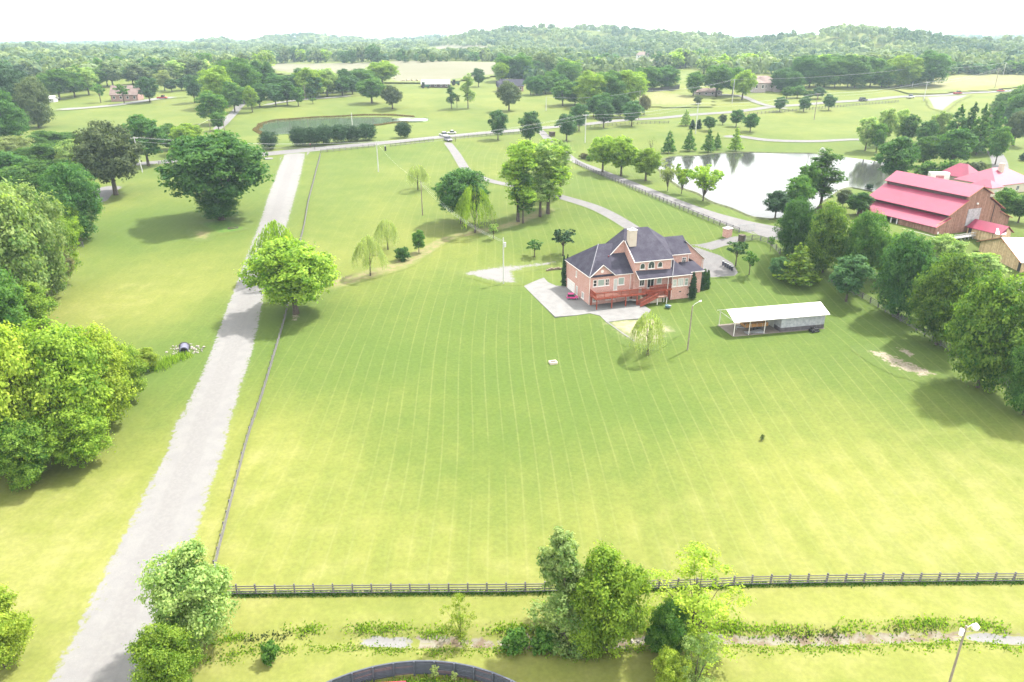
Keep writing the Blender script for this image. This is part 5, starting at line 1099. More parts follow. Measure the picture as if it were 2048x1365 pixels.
for key, a in {
 'a': (285, 345, 274, 'arm', 'leaning road pole with crossarm beside the large left tree'), 'b': (757, 344, 283, 'plain', 'pale road pole standing in the upper paddock'),
 'c': (706, 268, 226, 'plain', 'pole behind the cedar row in front of the green pond'), 'd': (1170, 286, 229, 'arm', 'road pole with crossarm between the egg shaped trees'),
 'e': (1391, 268, 206, 'arm', 'road pole with crossarm near the small cone trees'), 'f': (1092, 222, 194, 'plain', 'short grey pole on the pasture beyond the road'),
 'g': (1277, 240, 182, 'plain', 'wooden pole behind the fourth egg shaped tree'), 'h': (1464, 208, 159, 'plain', 'pole in front of the large far house'),
 'i': (1628, 240, 187, 'arm', 'pole beside the round tree on the far road'), 'j': (1824, 176, 136, 'plain', 'pole above the far road left of the right hand pair'),
 'k': (1847, 203, 164, 'arm', 'pole with crossarm below the white far pickup'), 'l': (1989, 178, 137, 'arm', 'brownish pole at the far right end of the road'),
 'm': (2006, 152, 125, 'plain', 'pale pole behind the brownish one at far right'), 'n': (611, 200, 170, 'plain', 'thin pole in the row of dark trees'),
 'o': (44, 278, 236, 'plain', 'leaning pole near the left edge before dark trees'), 'p': (421, 264, 239, 'arm', 'pole with crossarm left of the farm lane'),
 'q': (450, 266, 238, 'plain', 'plain pole right beside the farm lane'), 's': (845, 431, 362, 'plain', 'bare service pole standing in front of the paddock willow'),
 't': (1007, 568, 476, 'can', 'grey service pole with transformer at the gravel patch')}.items():
    PO[key] = pole(a[0], a[1], a[2], a[3], a[4], mat=M_polem if key in 'abcdefhjkmt' else None, lean={'a': -.05, 'o': -.1}.get(key, 0), r=.2 if key not in 'st' else .15)
# light poles
def lamp(px, py, pt, label, side, P=None, h=None):
    p, R, top = pole(px, py, pt, 'plain', label, name='light_pole', cat='light pole', P=P, h=h, r=.14, mat=M_pole, arm_az=0); o = [x for x in COL.objects if x.name.startswith('light_pole')][-1]
    return o, top
p = gp(1375, 700); h = zat(p, 612) - p.z; o = empty('light_pole', p, 0, 'wooden light pole with a curved arm before the shed', 'light pole'); MB().tube([(0, 0, -.3), (.12, 0, h)], [.16, .11], 8).build('pole_shaft', M_pole, o)
MB().tube([(.12, 0, h - .2), (.5, 0, h + .35), (1.4, 0, h + .95)], .05, 6).build('lamp_arm', M_polem, o); MB().tube([(1.3, 0, h + .85), (1.75, 0, h + 1.0)], [.12, .2], 8).build('lamp_head', M_white, o)
P_ = Vector((41.2, 50.6, 0)); h = zat(P_, 1252); o = empty('light_pole', P_, 0, 'foreground light pole with a white round lamp at lower right', 'light pole'); MB().tube([(0, 0, -.3), (-.1, 0, h)], [.13, .09], 10).build('pole_shaft', M_pole, o)
MB().tube([(-.1, 0, h - .3), (.35, 0, h + .1), (.8, 0, h + .1)], .05, 6).build('lamp_arm', M_polem, o); MB().tube([(.75, 0, h + .25), (.75, 0, h - .05), (.75, 0, h - .35)], [.10, .33, .28], 14).build('lamp_shade', M_white, o); MB().tube([(-.45, -.1, h - .95), (-.45, -.1, h - .35)], .2, 10).build('meter_can', M_white, o)
p = gp(940, 455); 
def cable(A, B, sag, r=.035, label='thin pale power cable strung between the roadside poles', group='power cables along the road'):
    n = 14; pts = [A + (B - A) * (i / n) - Vector((0, 0, sag * 4 * (i / n) * (1 - i / n))) for i in range(n + 1)]; o0 = pts[0]
    o = MB().tube([q - o0 for q in pts], r, 4).build('power_cable', M_cable, None); o.location = o0; tag(o, label, 'cable', group)
def tp(k, dx=0, dz=0): p, R, top = PO[k]; return p + R @ (top + Vector((dx, -.15, dz)))
W_L = Vector((-170, 190, 30)); 
for a, b in [('a', 'b'), ('b', 'd'), ('d', 'e'), ('e', 'i'), ('i', 'k'), ('k', 'l')]:
    for dx, dz in ((-1.2, -.1), (1.2, -.1), (0, -1.6)): cable(tp(a, dx, dz), tp(b, dx, dz), 1.6)
for a, b in [('f', 'g'), ('g', 'h'), ('h', 'j'), ('j', 'm')]:
    for dx, dz in ((-.8, -.1), (.8, -.1)): cable(tp(a, dx, dz), tp(b, dx, dz), 1.8, label='thin pale cable strung between the poles beyond the road', group='power cables beyond the road')
for dz in (-.1, -1.0): cable(tp('o', 0, dz), tp('o', 0, dz) + Vector((-60, -35, 0)), 1.5, label='thin cable running from the leaning left pole out of the frame', group='cables at the left edge')
for dz in (-.1,): cable(tp('p', 0, dz), tp('q', 0, dz), .2, label='thin cable between the two poles by the farm lane', group='cables by the farm lane'); cable(tp('a', 0, -.2), tp('p', 0, -.2), 2., label='thin cable from the leaning road pole to the farm lane', group='cables by the farm lane')
for dx in (-.5, 0, .5): cable(tp('s', dx, -.4), tp('t', dx, -.8), 2.2, .012, label='thin service cable from the paddock pole to the transformer pole', group='service cables to the house')
cable(tp('b', 0, -.5), tp('s', 0, -.2), 1.5, .012, label='thin cable from the road pole to the paddock service pole', group='service cables to the house')
# ------------------------------------------------------------------ trees, by photo position: (kind, foot x, foot y, top y, width, tone, label)
TL = """
bush|402|1290|1092|165|silver|big pale leafy bush where the front fence meets the gravel drive
bush|345|1385|1252|128|bright|lower light green bush at the foot of the drive, nearest the camera
bush|10|1335|1182|130|lime|yellow green bush cut by the lower left corner of the frame
poplar|1125|1290|1062|150|silver|tall pale green tree leftmost of the clump before the front fence
poplar|1160|1300|1150|120|bright|low leafy tree crowding the foot of the tall pale tree
bush|1215|1295|1092|150|bright|greener tree with creamy blossoms right in the middle of the foreground clump
airy|1385|1295|1112|190|lime|thin airy yellow green tree right of the foreground clump
bush|1335|1312|1205|90|mid|dense lower bush beneath the thin airy foreground tree
bush|1340|1395|1300|80|lime|rounded yellow bush at the bottom edge below the airy tree
airy|1385|1400|1275|95|silver|twiggy greyish bush at the bottom edge right of the yellow one
airy|922|1290|1192|62|lime|small yellow willow like bush on the creek bank above the round pen
shrub|543|1322|1286|42|mid|small lone green shrub on the strip right of the drive bushes
shrub|1030|1298|1262|60|mid|dark low shrub on the creek bank left of the foreground clump
shrub|1090|1300|1266|60|mid|low shrub at the creek under the tall pale tree
shrub|1310|1296|1255|50|mid|low dark shrub on the bank between the two foreground trees
thicket|55|935|655|190|lime|big light green tree mass at the left edge beside the lawn
thicket|150|895|640|185|bright|tallest light green tree of the left mass touching the frame
thicket|215|850|655|130|lime|yellowish rounded tree on the right of the left mass
bush|255|800|690|90|bright|outermost small tree of the left mass toward the culvert
bush|170|930|800|120|bright|darker undergrowth at the foot of the left mass
thicket|-50|960|640|190|mid|tree of the left mass mostly outside the frame
bush|60|970|830|110|gold|low dark undergrowth at the left edge touching the shaded lawn
bush|295|740|695|50|lime|small yellow shrub at the tip of the left mass
thicket|35|640|345|175|silver|tall grey green tree at the left edge above the pale lawn
thicket|95|600|365|130|silver|tall mottled tree second from the left edge with a green top
bush|125|570|410|85|bright|yellow green tree top standing out right in the left woods
bush|120|578|455|70|brown|brownish olive tree at the right side of the left woods
thicket|-20|720|520|160|mid|lower leafy tree at the left edge between the two tree masses
bush|60|660|560|110|bright|bright low bush at the foot of the left woods
bush|20|700|600|90|silver|pale low bush at the left edge beside the lawn corner
thicket|160|482|322|112|deep|dark tree leaning out of the left woods above the short fence
bush|140|500|395|60|bright|light small tree under the dark leaning tree
broad|232|390|246|132|dusk|large dull green tree with visible trunk beside the gravel lane
oval|297|332|226|86|deep|tall dark tree right behind the leaning road pole
bush|345|300|245|60|mid|mid green bushy tree by the road left of the big oak
bush|382|308|244|72|bright|light green bushy tree just left of the big oak top
broad|443|440|263|200|deep|huge dark oak standing alone beside the gravel drive
bush|440|442|378|80|deep|ivy covered clump round the foot of the huge oak
bush|30|345|268|110|pale|pale hazy bushy tree at the left edge below the dark woods
bush|95|350|285|110|mid|soft green bush right of the pale hazy one at left
bush|80|420|320|150|mid|wide light green canopy behind the tall left woods
bush|160|350|275|80|silver|greyish small tree between the left woods and the gravel lane
bush|20|400|300|120|deep|dark small canopy at the left edge under the pole
thicket|35|252|130|110|dark|very dark wood edge tree leftmost across the field
thicket|78|256|152|70|dusk|dark mottled tree at the right tip of the dark left wood
bush|20|300|180|90|deep|green tree against the left edge below the very dark ones
bush|5|215|122|90|dark|dark crown cut by the left edge behind the field
oval|120|200|135|60|mid|tree right behind the white shed at far left
oval|150|195|140|52|mid|rounded tree in the belt left of the farm house
oval|178|190|138|46|silver|pale tree in the belt touching the farm house trees
small|202|206|167|32|mid|small tree before the left end of the farm house
small|249|208|168|36|mid|small tree hiding the middle of the farm house roof
oval|300|205|152|42|blue|dense bluish tree at the right end of the farm house
oval|330|182|138|34|pale|pale rounded tree behind the maroon pickup
oval|390|206|147|36|blue|slim dark tree alone left of the farm lane
oval|430|250|180|66|mid|round tree at the left side of the farm lane
oval|438|262|222|34|mid|small lower tree beside the two lane poles
bush|440|215|130|75|bright|light crown behind the farm lane trees
bush|480|205|112|90|mid|highest broad crown above the farm lane
oval|470|225|160|48|mid|round green tree overhanging the farm lane
oval|505|225|170|30|bright|small light tree on the right side of the farm lane
oval|520|215|165|38|deep|dark tree first right of the farm lane
broad|525|190|122|60|deep|dark broad crown behind the first tree right of the lane
oval|552|213|165|40|blue|bluish dark tree second right of the farm lane
oval|575|211|160|40|deep|dark tree third right of the farm lane
oval|597|213|172|30|mid|lower light tree at the right end of the front row
bush|622|196|134|66|bright|large rounded light crown in the dark tree row
oval|627|197|150|44|blue|dark blue tree before the large rounded light crown
broad|655|193|138|52|silver|pale multi stemmed tree in the middle of the tree row
oval|685|192|150|40|deep|dark tree in the right half of the tree row
oval|705|189|150|34|blue|narrow dark tree just left of the big far willow
bush|725|180|135|70|mid|broad crown behind the right half of the tree row
broad|765|172|122|70|bright|light weeping tree at the right end of the tree row
broad|744|207|157|62|mid|round light green tree alone beside the green pond
broad|785|218|172|42|dusk|dark purplish tree right of the round pondside tree
small|626|208|196|20|mid|tiny round tree below the tree row
cedar|538|299|261|42|dark|lone round cedar left of the cedar row by the road
cedar|600|293|253|44|dark|leftmost cedar of the roadside row
cedar|626|291|253|40|dark|second cedar from left of the roadside row
cedar|652|289|249|42|dark|third cedar of the roadside row
cedar|680|286|247|42|dark|fourth cedar of the roadside row with the tallest top
cedar|706|284|250|38|dark|fifth cedar of the roadside row
cedar|735|281|245|42|dark|rightmost cedar of the roadside row
cedar|807|276|243|36|dark|lone round cedar right of the cedar row
tall|903|218|172|22|blue|slender tree left of the pair in the far pasture
small|914|216|188|18|dusk|small dark tree between the slender pasture trees
tall|936|217|148|30|silver|tall pale slender tree in the far pasture
oval|957|174|135|28|blue|tree beyond the tall slender pasture tree
broad|1003|165|125|34|bright|light tree behind the red brick cottage
broad|1018|222|163|50|dusk|greyish brown tree in front of the brick cottage
oval|1061|190|152|28|blue|round bluish tree beside the brick cottage gable
oval|996|280|218|40|blue|egg shaped street tree leftmost by the road fence
oval|1060|292|219|47|blue|egg shaped street tree second from left by the gate
oval|1133|282|225|44|blue|egg shaped street tree right of the road gate
oval|1158|262|205|38|blue|egg shaped tree behind the one right of the gate
oval|1207|256|201|42|blue|egg shaped street tree before the dark drive opening
oval|1263|253|199|42|blue|rightmost egg shaped street tree along the road
oval|1187|235|192|34|deep|darker tree across the road between the egg shaped ones
broad|1288|230|190|26|brown|brownish tree just right of the rightmost egg shaped tree
oval|1125|212|158|46|mid|green tree at the left end of the big wood beyond the road
bush|1150|210|160|52|deep|dark crown second in the big wood beyond the road
bush|1135|175|120|60|mid|tall crown rising behind the left end of the big wood
bush|1180|215|140|70|bright|light crown third in the big wood beyond the road
bush|1215|212|138|76|mid|large billowing crown in the middle of the big wood
bush|1255|212|136|80|bright|large light crown right of the middle of the big wood
bush|1205|235|185|50|deep|lower dark crown at the front of the big wood
bush|1240|235|185|46|deep|lower dark crown over the lane opening in the big wood
bush|1295|182|130|60|mid|crown above the curved black barrier
bush|1332|180|130|58|deep|dark rounded crown at the right end above the barrier
oval|1386|194|141|38|mid|single round tree left of the low tan building
oval|1395|211|191|18|dusk|small dark round shrub tree near the crossarm pole
broad|1432|194|128|66|mid|big rounded tree in front of the low tan building
broad|1465|192|135|50|mid|crown just right of the big rounded one by the drive
broad|1484|200|141|50|bright|light tree in the bend of the far house drive
cone|1337|307|262|28|mid|leftmost cone tree on the far pond bank
cone|1378|303|258|28|mid|second cone tree on the far pond bank
cone|1416|305|258|28|mid|third cone tree on the far pond bank
cone|1433|300|266|20|mid|short cone tree hugging the third one
cone|1470|303|255|30|bright|lightest cone tree on the far pond bank, rightmost
cone|1371|252|219|24|silver|pale young tree by the road behind the pond trees
oval|1418|262|232|28|deep|small round tree left of the pair above the pond track
oval|1445|250|228|18|dusk|tiny dark tree between the small round ones
oval|1472|254|218|30|deep|small round tree in the middle above the pond track
oval|1500|264|225|34|deep|small round tree rightmost above the pond track
columnar|1384|259|240|12|dark|dark little evergreen beside the crossarm pole, left of two
columnar|1397|258|239|12|dark|dark little evergreen beside the crossarm pole, right of two
oval|1559|224|192|26|blue|leftmost of the three round trees at the far road fence
oval|1607|224|191|26|blue|middle of the three round trees at the far road fence
oval|1657|221|187|28|blue|rightmost of the three round trees at the far road fence
broad|1205|345|272|62|bright|leftmost yellow green willow on the pond bank
broad|1242|352|274|66|bright|fuller yellow willow second on the pond bank
broad|1291|362|297|62|bright|third yellow green willow at the near pond bank
pondwillow|1335|382|322|44|pale|thin sparse willow standing at the water edge
pondwillow|1363|388|326|48|bright|sparse pale green willow second at the water edge
pondwillow|1406|402|324|92|bright|wide leaning willow reaching over the water
bare|1302|305|272|24|dusk|bare dead tree between the pond willows
shrub|1168|318|306|20|brown|low brown shrub at the corner of the pond drive
shrub|1180|322|310|18|mid|small green shrub beside the brown one on the pond drive
willow|836|380|327|48|pale|small round willow in the upper paddock
broad|924|447|336|108|deep|dark spreading tree in the paddock behind the weeping one
willow|950|466|366|82|bright|light weeping tree leaning before the dark spreading one
tall|1036|444|280|84|bright|leftmost very tall tree of the paddock group
tall|1046|447|335|46|mid|slimmer lower tree close to the leftmost tall one
tall|1080|434|284|76|silver|middle very tall tree of the paddock group
tall|1096|428|283|96|bright|rightmost very tall tree of the paddock group
tall|1120|395|282|60|silver|pale top behind the very tall paddock trees
willow|776|500|436|52|pale|small weeping tree upper left of the dry swale
willow|741|552|471|66|pale|small weeping tree nearest the camera on the dry swale
oval|838|506|458|27|mid|small upright dark green tree at the dry swale
shrub|805|521|494|34|deep|round dark shrub at the dry swale
small|987|479|447|26|silver|thin young sapling above the gravel patch
willow|562|560|442|108|bright|light weeping tree overhanging the gravel drive
broad|592|628|483|178|bright|wide light green tree in front of the weeping one on the fence line
small|1069|514|481|38|deep|small low tree left of the darker one near the house
small|1126|512|457|60|dark|dark small spreading tree behind the left end of the house
columnar|1127|573|512|10|dark|left of two dark columnar evergreens at the house corner
columnar|1134|573|510|10|dark|right of two dark columnar evergreens at the house corner
columnar|1384|598|546|16|dark|nearest columnar evergreen touching the sun room
columnar|1392|581|546|13|dark|second columnar evergreen in the row by the house
columnar|1399|580|544|13|dark|third columnar evergreen in the row by the house
columnar|1407|579|539|14|deep|fourth and tallest columnar evergreen in the row
columnar|1414|578|541|11|deep|last columnar evergreen at the right end of the row
willow|1295|710|622|74|pale|pale feathery willow in front of the deck patio
small|1471|533|481|48|blue|small round tree beside the wheeled bins
small|1498|550|503|36|mid|flat topped sapling right of the bins
small|1540|505|472|16|mid|thin sapling at the end of the curved fence
cone|1592|568|488|74|bright|light green pointed young tree at the head of the tree row
bush|1556|556|512|40|blue|low bluish bush left of the light pointed tree
oval|1692|603|507|76|blue|bluish rounded smaller tree in front of the big row
thicket|1583|512|393|75|deep|first tree of the big row, next to the pond drive
thicket|1645|545|404|88|gold|second tree of the big row, with golden crown edge
thicket|1718|560|420|82|mid|third tree of the big row
thicket|1770|560|466|57|gold|lighter crown between the third and fourth trees of the row
thicket|1795|635|462|108|deep|fourth tree of the big row, behind the bluish smaller tree
thicket|1872|690|502|133|gold|fifth tree of the big row, very full crown
thicket|1955|775|540|158|gold|sixth and largest tree of the big row
thicket|2045|830|668|104|mid|tree at the right edge at the near end of the row
thicket|2060|730|560|80|deep|dark crown at the right edge behind the largest tree
oval|1880|545|468|72|silver|paler tree between the barn and the big row
oval|1945|590|500|86|silver|pale green tree in front of the tan building
oval|1550|437|378|54|dark|dark rounded tree where the pond drive meets the water
oval|1590|430|350|58|mid|light tree behind the dark one at the pond corner
tall|1640|418|302|82|mid|tall feathery tree standing before the pond
oval|1608|420|322|50|mid|narrower tree left of the tall feathery one
oval|1685|415|378|34|dusk|small dark reddish tree left of the barn
oval|1715|432|382|56|deep|round tree at the left end of the barn
oval|1783|370|268|80|deep|big dark tree right of the pond behind the barn
oval|1730|302|232|44|silver|leftmost pale tree on the far pond corner
oval|1752|305|244|34|mid|lower tree behind the leftmost pale one at the pond
oval|1765|292|214|40|silver|taller pale tree second on the far pond corner
oval|1795|285|216|34|silver|pale tree third on the far pond corner
oval|1815|290|226|42|mid|green tree fourth on the far pond corner
oval|1848|300|238|40|deep|dark tree fifth, filling the far pond corner
oval|1875|290|220|44|silver|pale tree at the back of the dense grove
cone|1905|300|212|52|deep|pointed tree in the middle of the dense grove
cone|1930|300|208|50|deep|second pointed tree in the dense grove
cone|1952|310|210|54|mid|third pointed tree in the dense grove
cone|1978|305|206|52|deep|rightmost pointed tree of the dense grove
oval|1990|330|250|40|mid|lower tree at the right foot of the dense grove
oval|1845|335|270|60|mid|broad tree at the left foot of the dense grove
oval|1900|340|252|76|deep|big rounded front tree of the dense grove
shrub|1940|366|322|62|dusk|low spreading dark tree right behind the barn roof
shrub|1850|352|322|50|mid|low bushy tree behind the barn ridge
shrub|1895|356|320|44|mid|low green bush behind the white trailer
shrub|1738|378|368|16|dark|small dark bush at the corner of the barn and pond
broad|2026|292|222|48|dusk|dark tree above the red roofed house by the lane
broad|2055|245|165|90|mid|big green thicket at the right edge below the road
broad|2012|232|185|60|mid|rounded bushes at the right edge left of the thicket
cedar|2000|200|186|12|dark|tiny cedar above the thicket by the red car
oval|2005|440|374|56|mid|round tree between the barn and the cream house
oval|2036|446|386|52|mid|round tree at the right edge before the cream house
shrub|2046|322|306|18|dark|dark little shrub above the red roofed house
shrub|1524|881|868|9|pale|tiny pale sapling alone in the right of the big lawn
"""
for ln in TL.strip().split('\n'):
    k_, x_, y_, t_, w_, m_, lb_ = ln.split('|')
    T(k_, float(x_), float(y_), float(t_), float(w_), m_, lb_)
# belts of trees further out: (x0, y0, x1, y1, count, height px, width px, tones, label)
rg = random.Random(21)
ORD = ['first', 'second', 'third', 'fourth', 'fifth', 'sixth', 'seventh', 'eighth', 'ninth', 'tenth', 'eleventh', 'twelfth', 'thirteenth', 'fourteenth', 'fifteenth', 'sixteenth']
BELT = [
 (95, 190, 235, 170, 10, 44, 42, ('mid', 'silver', 'far'), 'oval', 'rounded tree in the belt left of the farm house'),
 (255, 172, 420, 158, 11, 40, 38, ('bright', 'silver', 'far', 'blue'), 'oval', 'tree in the light belt behind the farm house'),
 (335, 185, 420, 178, 5, 28, 26, ('dark', 'blue'), 'oval', 'dark low tree in the hedge right of the maroon pickup'),
 (0, 160, 110, 150, 7, 40, 40, ('far', 'blue', 'dark'), 'fartree', 'bluish tree in the far wood at upper left'),
 (110, 160, 420, 142, 16, 34, 38, ('far', 'blue', 'mid'), 'fartree', 'hazy tree in the long far wood left of the hay field'),
 (410, 160, 545, 142, 8, 38, 42, ('bright', 'far', 'silver'), 'fartree', 'pale tree at the left end of the hay field'),
 (545, 200, 735, 178, 10, 50, 46, ('deep', 'blue', 'mid'), 'bush', 'dark tree filling the row above the green pond'),
 (520, 129, 660, 128, 9, 30, 24, ('far', 'blue', 'bright'), 'fartree', 'slim tree in the gappy line behind the hay field, left part'),
 (680, 128, 765, 128, 5, 34, 26, ('far', 'blue'), 'fartree', 'tree in the gappy line behind the hay field, middle part'),
 (790, 126, 900, 126, 7, 18, 14, ('far', 'blue'), 'fartree', 'low tree in the gappy line behind the hay field, right part'),
 (930, 124, 1005, 124, 5, 26, 26, ('far', 'blue'), 'fartree', 'tree in the clump at the right end of the hay field'),
 (1000, 165, 1110, 150, 9, 48, 50, ('far', 'mid', 'blue'), 'bush', 'leafy tree in the wood right behind the brick cottage'),
 (1070, 190, 1125, 186, 4, 40, 38, ('deep', 'mid'), 'bush', 'tree between the cottage drive and the big wood'),
 (1100, 150, 1225, 138, 8, 30, 40, ('bright', 'far', 'blue'), 'fartree', 'yellowish tree above the big wood beyond the road'),
 (1310, 140, 1420, 134, 8, 42, 40, ('bright', 'far', 'blue'), 'fartree', 'tall pale tree left of the slope above the far houses'),
 (1400, 150, 1530, 140, 9, 32, 36, ('bright', 'silver', 'far'), 'fartree', 'pale yellowish tree behind the large far house'),
 (1550, 182, 1590, 188, 4, 44, 40, ('deep', 'mid', 'blue'), 'bush', 'tree hiding the right side of the large far house'),
 (1560, 198, 1650, 198, 4, 24, 26, ('mid', 'blue'), 'oval', 'small tree on the grass above the far road fence'),
 (1590, 176, 1860, 174, 12, 62, 60, ('mid', 'deep', 'bright'), 'bush', 'big rounded tree of the wood above the far road'),
 (1600, 150, 1880, 150, 10, 38, 52, ('mid', 'far', 'bright'), 'fartree', 'crown behind the wood above the far road'),
 (1860, 150, 2060, 150, 9, 28, 40, ('far', 'blue', 'mid'), 'fartree', 'rounded tree above the dry field at far right'),
 (1990, 232, 2060, 260, 5, 34, 46, ('mid', 'deep'), 'bush', 'leafy bush in the thicket at the right edge'),
 (0, 330, 140, 300, 5, 44, 80, ('mid', 'silver', 'bright'), 'bush', 'soft green crown behind the left woods'),
]
for (x0, y0, x1, y1, n, hp_, wp_, tones, kd, lb_) in BELT:
    for i in range(n):
        t = (i + .5) / n; x = x0 + (x1 - x0) * t + rg.uniform(-.25, .25) * abs(x1 - x0) / n; y = y0 + (y1 - y0) * t + rg.uniform(-2, 2); q = rg.uniform(.75, 1.2)
        T(kd, x, y, y - hp_ * q, wp_ * rg.uniform(.8, 1.2) * q ** .5, rg.choice(tones), ORD[i] + ' from the left, ' + lb_, 'trees: ' + lb_)

# ------------------------------------------------------------------ far woodland: one mass nobody could count
rn = mk(77)
KEEP = [(470, 1020, 126, 168), (855, 990, 96, 113), (1195, 1345, 118, 138), (1290, 1420, 140, 215), (1830, 2080, 148, 190), (1575, 1640, 69, 77), (1632, 1672, 84, 102), (1545, 1575, 62, 74), (1900, 2010, 112, 122), (1740, 1790, 95, 112), (1330, 1365, 138, 160)]
fv, ff, ft, base = [], [], [], 0
protoL = []
for s in range(6):
    r = mk(300 + s); m = 64; d = r.normal(size=(m, 3)); d[:, 2] = np.abs(d[:, 2]) * .9 - .25; d /= np.linalg.norm(d, axis=1, keepdims=True)
    p = d * r.uniform(.75, 1.05, (m, 1)) * np.array([.5, .5, .5]); p[:, 2] += .45; V, F, tt = quads(p, d + r.normal(size=(m, 3)) * .35, .26 * r.uniform(.7, 1.3, m), 1.3, None, r); protoL.append((V, tt))
VV, TT = [], []; dcur = 640.; cnt = 0
while dcur < 5200:
    sp = 11 + dcur * .0062; xs = np.arange(-dcur * .78, dcur * .78, sp); xs = xs + rn.uniform(-.4, .4, len(xs)) * sp; ys = dcur * np.ones(len(xs)) + rn.uniform(-.5, .5, len(xs)) * sp
    zs = hgt(xs, ys); u = np.sin(xs / 170 + 1) * np.sin(ys / 140 + 2) + .6 * np.sin(xs / 67 + ys / 91)
    for x, y, z, uu in zip(xs, ys, zs, u):
        px, py = proj(x, y, z)
        if py > 172 and not (px < 130): continue
        if py > 150 and 1080 < px < 1330: continue
        if py > 156 and px > 1400 and px < 1560: continue
        if any(a < px < b and c < py < d for a, b, c, d in KEEP): continue
        open_ = uu > 1.25
        if open_ and rn.random() > .06: continue
        w = rn.choice([9, 11, 14, 19], p=[.3, .35, .25, .1]) * rn.uniform(.85, 1.15) * (1 + max(0, y - 1200) / 3200); h = rn.uniform(9, 16) * (1 + max(0, y - 1800) / 8000)
        V, tt = protoL[cnt % 6]; a = rn.uniform(0, 6.28); ca, sa = math.cos(a), math.sin(a)
        Q = V if y < 2600 else V[:160]
        q = np.empty_like(Q); q[:, 0] = (Q[:, 0] * ca - Q[:, 1] * sa) * w + x; q[:, 1] = (Q[:, 0] * sa + Q[:, 1] * ca) * w + y; q[:, 2] = Q[:, 2] * h + z
        VV.append(q); t0 = np.clip(.42 + .34 * math.sin(x / 61 + y / 83) * math.sin(y / 57 - x / 120) + rn.normal() * .26, 0, 1); TT.append(np.clip(tt[:len(Q)] * .3 + t0 * .75 - .05, 0, 1)); cnt += 1
    dcur += sp * .95
V = np.concatenate(VV); TT = np.concatenate(TT); F = np.arange(len(V)).reshape(-1, 4)
print('far woodland', cnt, 'crowns', len(F), 'quads')
o = link(bpy.data.objects.new('far_woodland', np_mesh('far_woodland', V, F, LEAF['far'], {'tint': TT}))); tag(o, 'hazy wooded hills and treelines along the whole horizon', 'woodland', kind='stuff')

# ------------------------------------------------------------------ weeds, reeds and tufts
def tufts(name, pts, hrange, mat, label, blades=9, spread=.35, wd=.10, cat='weeds', kind='stuff'):
    n = len(pts) * blades; P = np.repeat(np.array(pts), blades, 0) + np.column_stack([rn.normal(size=(n, 2)) * spread, np.zeros(n)])
    P[:, 2] = hgt(P[:, 0], P[:, 1]) ; h = rn.uniform(*hrange, n); a = rn.uniform(0, 6.28, n); w = wd * rn.uniform(.5, 1.4, n)
    dx = np.column_stack([np.cos(a), np.sin(a), np.zeros(n)]) * w[:, None]; ln = rn.normal(size=(n, 3)) * .25; ln[:, 2] = 1; up = ln * h[:, None]
    V = np.stack([P - dx, P + dx, P + dx * .5 + up, P - dx * .5 + up * .95], 1).reshape(-1, 3)
    o = link(bpy.data.objects.new(name, np_mesh(name, V, np.arange(4 * n).reshape(n, 4), mat, {'tint': np.repeat(rn.random(n), 4)}))); return tag(o, label, cat, kind=kind)
def along(pts, n, wid):
    C = resample(pts, .5); out = []
    for _ in range(n): c = C[rn.integers(0, len(C))]; out.append((c.x + rn.normal() * wid, c.y + rn.normal() * wid * .6, 0))
    return out
cp = [Vector((x, y, 0)) for x, y in zip(CREEK[0][1:-1], CREEK[1][1:-1])]
tufts('creek_weeds', [q for q in along([p + Vector((0, 1.3, 0)) for p in cp], 900, .5) if math.sin(q[0] * .31) + math.sin(q[0] * .83 + 2) + rn.normal() * .8 > -.2], (.08, .34), LEAF['bright'], 'yellow green weeds along the top of the creek bank')
tufts('creek_weeds', along([p + Vector((0, -1.3, 0)) for p in cp], 420, .7), (.08, .25), LEAF['bright'], 'short weeds along the near side of the creek')
tufts('creek_roots', [q for q in along([p + Vector((0, .75, 0)) for p in cp], 260, .2) if math.sin(q[0] * .45) + math.sin(q[0] * .19 + 1) > .4], (.06, .28), LEAF['dusk'], 'dark roots and soil of the eroded creek bank')
def crk(x0, x1, nm, lab):  # pale gravel pools in the bed
    pts = [(x, float(np.interp(x, CREEK[0], CREEK[1])) - .1) for x in np.linspace(x0, x1, 8)]; strip('creek_bed', None, .9, M_creek, .02, .8, .7, world=pts)
crk(-14, 60, 0, 0)
a_, b_ = gp(740, 1278), gp(868, 1280)
strip('creek_pool', None, [(0, .1), (.2, 1.0), (.5, .6), (.8, .9), (1, .1)], M_gravel, .05, .5, .5, world=[(x, float(np.interp(x, CREEK[0], CREEK[1])) - .1) for x in np.linspace(-17, -10, 6)])
strip('creek_pool', None, [(0, .1), (.3, .9), (.6, .5), (1, .7)], M_gravel, .05, .5, .5, world=[(x, float(np.interp(x, CREEK[0], CREEK[1])) - .1) for x in np.linspace(49, 58, 6)])
tufts('fence_line_grass', along([Vector((q.x, q.y - .12, 0)) for q in f1p], 2600, .16), (.08, .30), LEAF['mid'], 'uncut grass along the foot of the front fence', blades=6, spread=.2, wd=.06)
tufts('culvert_reeds', along([gp(372, 712), gp(345, 722), (gp(310, 742))], 140, .7), (.4, 1.0), LEAF['bright'], 'reeds growing out of the ditch below the culvert', wd=.06)
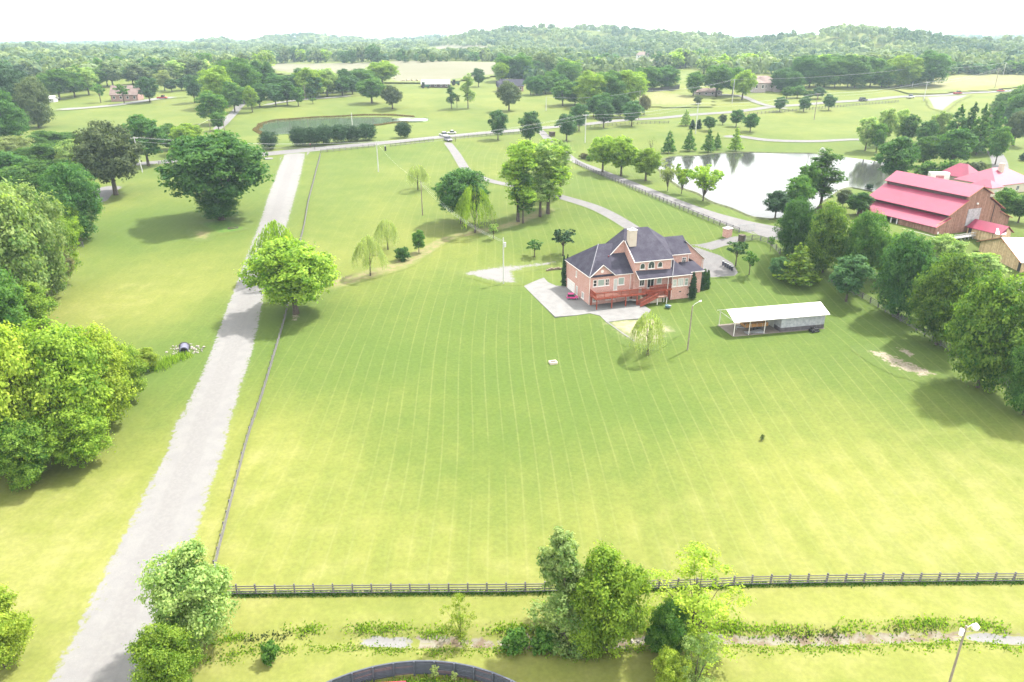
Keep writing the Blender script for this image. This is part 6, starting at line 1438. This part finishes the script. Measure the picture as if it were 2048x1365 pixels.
lp = [Vector((x, y, 0)) for x, y in pond_l]; rim = lp + [lp[0]]
o = tufts('pond_reeds', [q for q in along([q + (q - Vector((-84, 393, 0))).normalized() * .8 for q in rim], 2600, .4) if (q[1] > 400 and q[0] < -58) or q[0] < -118], (.3, .9), LEAF['reed'], 'brown reeds round the rim of the green pond', wd=.14)
tufts('pen_weeds', [(-8.9 + 16.2 * math.cos(a) + rn.normal() * .3, 38 + 16.2 * math.sin(a) + rn.normal() * .3, 0) for a in rn.uniform(1.0, 2.2, 140)], (.12, .5), LEAF['bright'], 'weeds growing along the inside of the round pen')
for a, s, lb_ in [(1.50, 1.0, 'pale weedy plant climbing the inside of the round pen'), (1.38, .8, 'smaller weedy plant right of the taller one in the pen')]:
    T('small', 0, 0, 0, 1.1 * s, 'pale', lb_, P=Vector((-8.9 + 16.4 * math.cos(a), 38 + 16.4 * math.sin(a), 0)), hz=2.1 * s)

# driftwood and stones in the creek bed under the foreground clump
for i in range(55):
    x = rr.uniform(0, 24); y = float(np.interp(x, CREEK[0], CREEK[1])) + rr.uniform(-.8, .9); s = rr.uniform(.1, .3)
    o = inst('rock', ROCKS[i % 5], None, (x, y, float(hgt(x, y)) + s * .2), (rr.random() * 3, rr.random(), rr.random() * 6), (s, s * 1.3, s)); tag(o, 'grey stone lying in the creek bed under the foreground trees', 'rock', 'stones in the creek bed')

# ------------------------------------------------------------------ haze: one closed box of thin air
hm = bpy.data.materials.new('haze'); hm.use_nodes = True; ht = hm.node_tree; ht.nodes.clear()
ho = ht.nodes.new('ShaderNodeOutputMaterial'); hv = ht.nodes.new('ShaderNodeVolumePrincipled'); hv.inputs['Color'].default_value = (.62, .80, .92, 1); hv.inputs['Density'].default_value = HAZE; hv.inputs['Anisotropy'].default_value = .2
ht.links.new(hv.outputs[0], ho.inputs['Volume'])
o = MB().box(-9500, 9500, -400, 13500, -3, 150).build('haze', hm); tag(o, 'pale summer haze over the whole valley', kind='stuff')
o.display_type = 'WIRE'
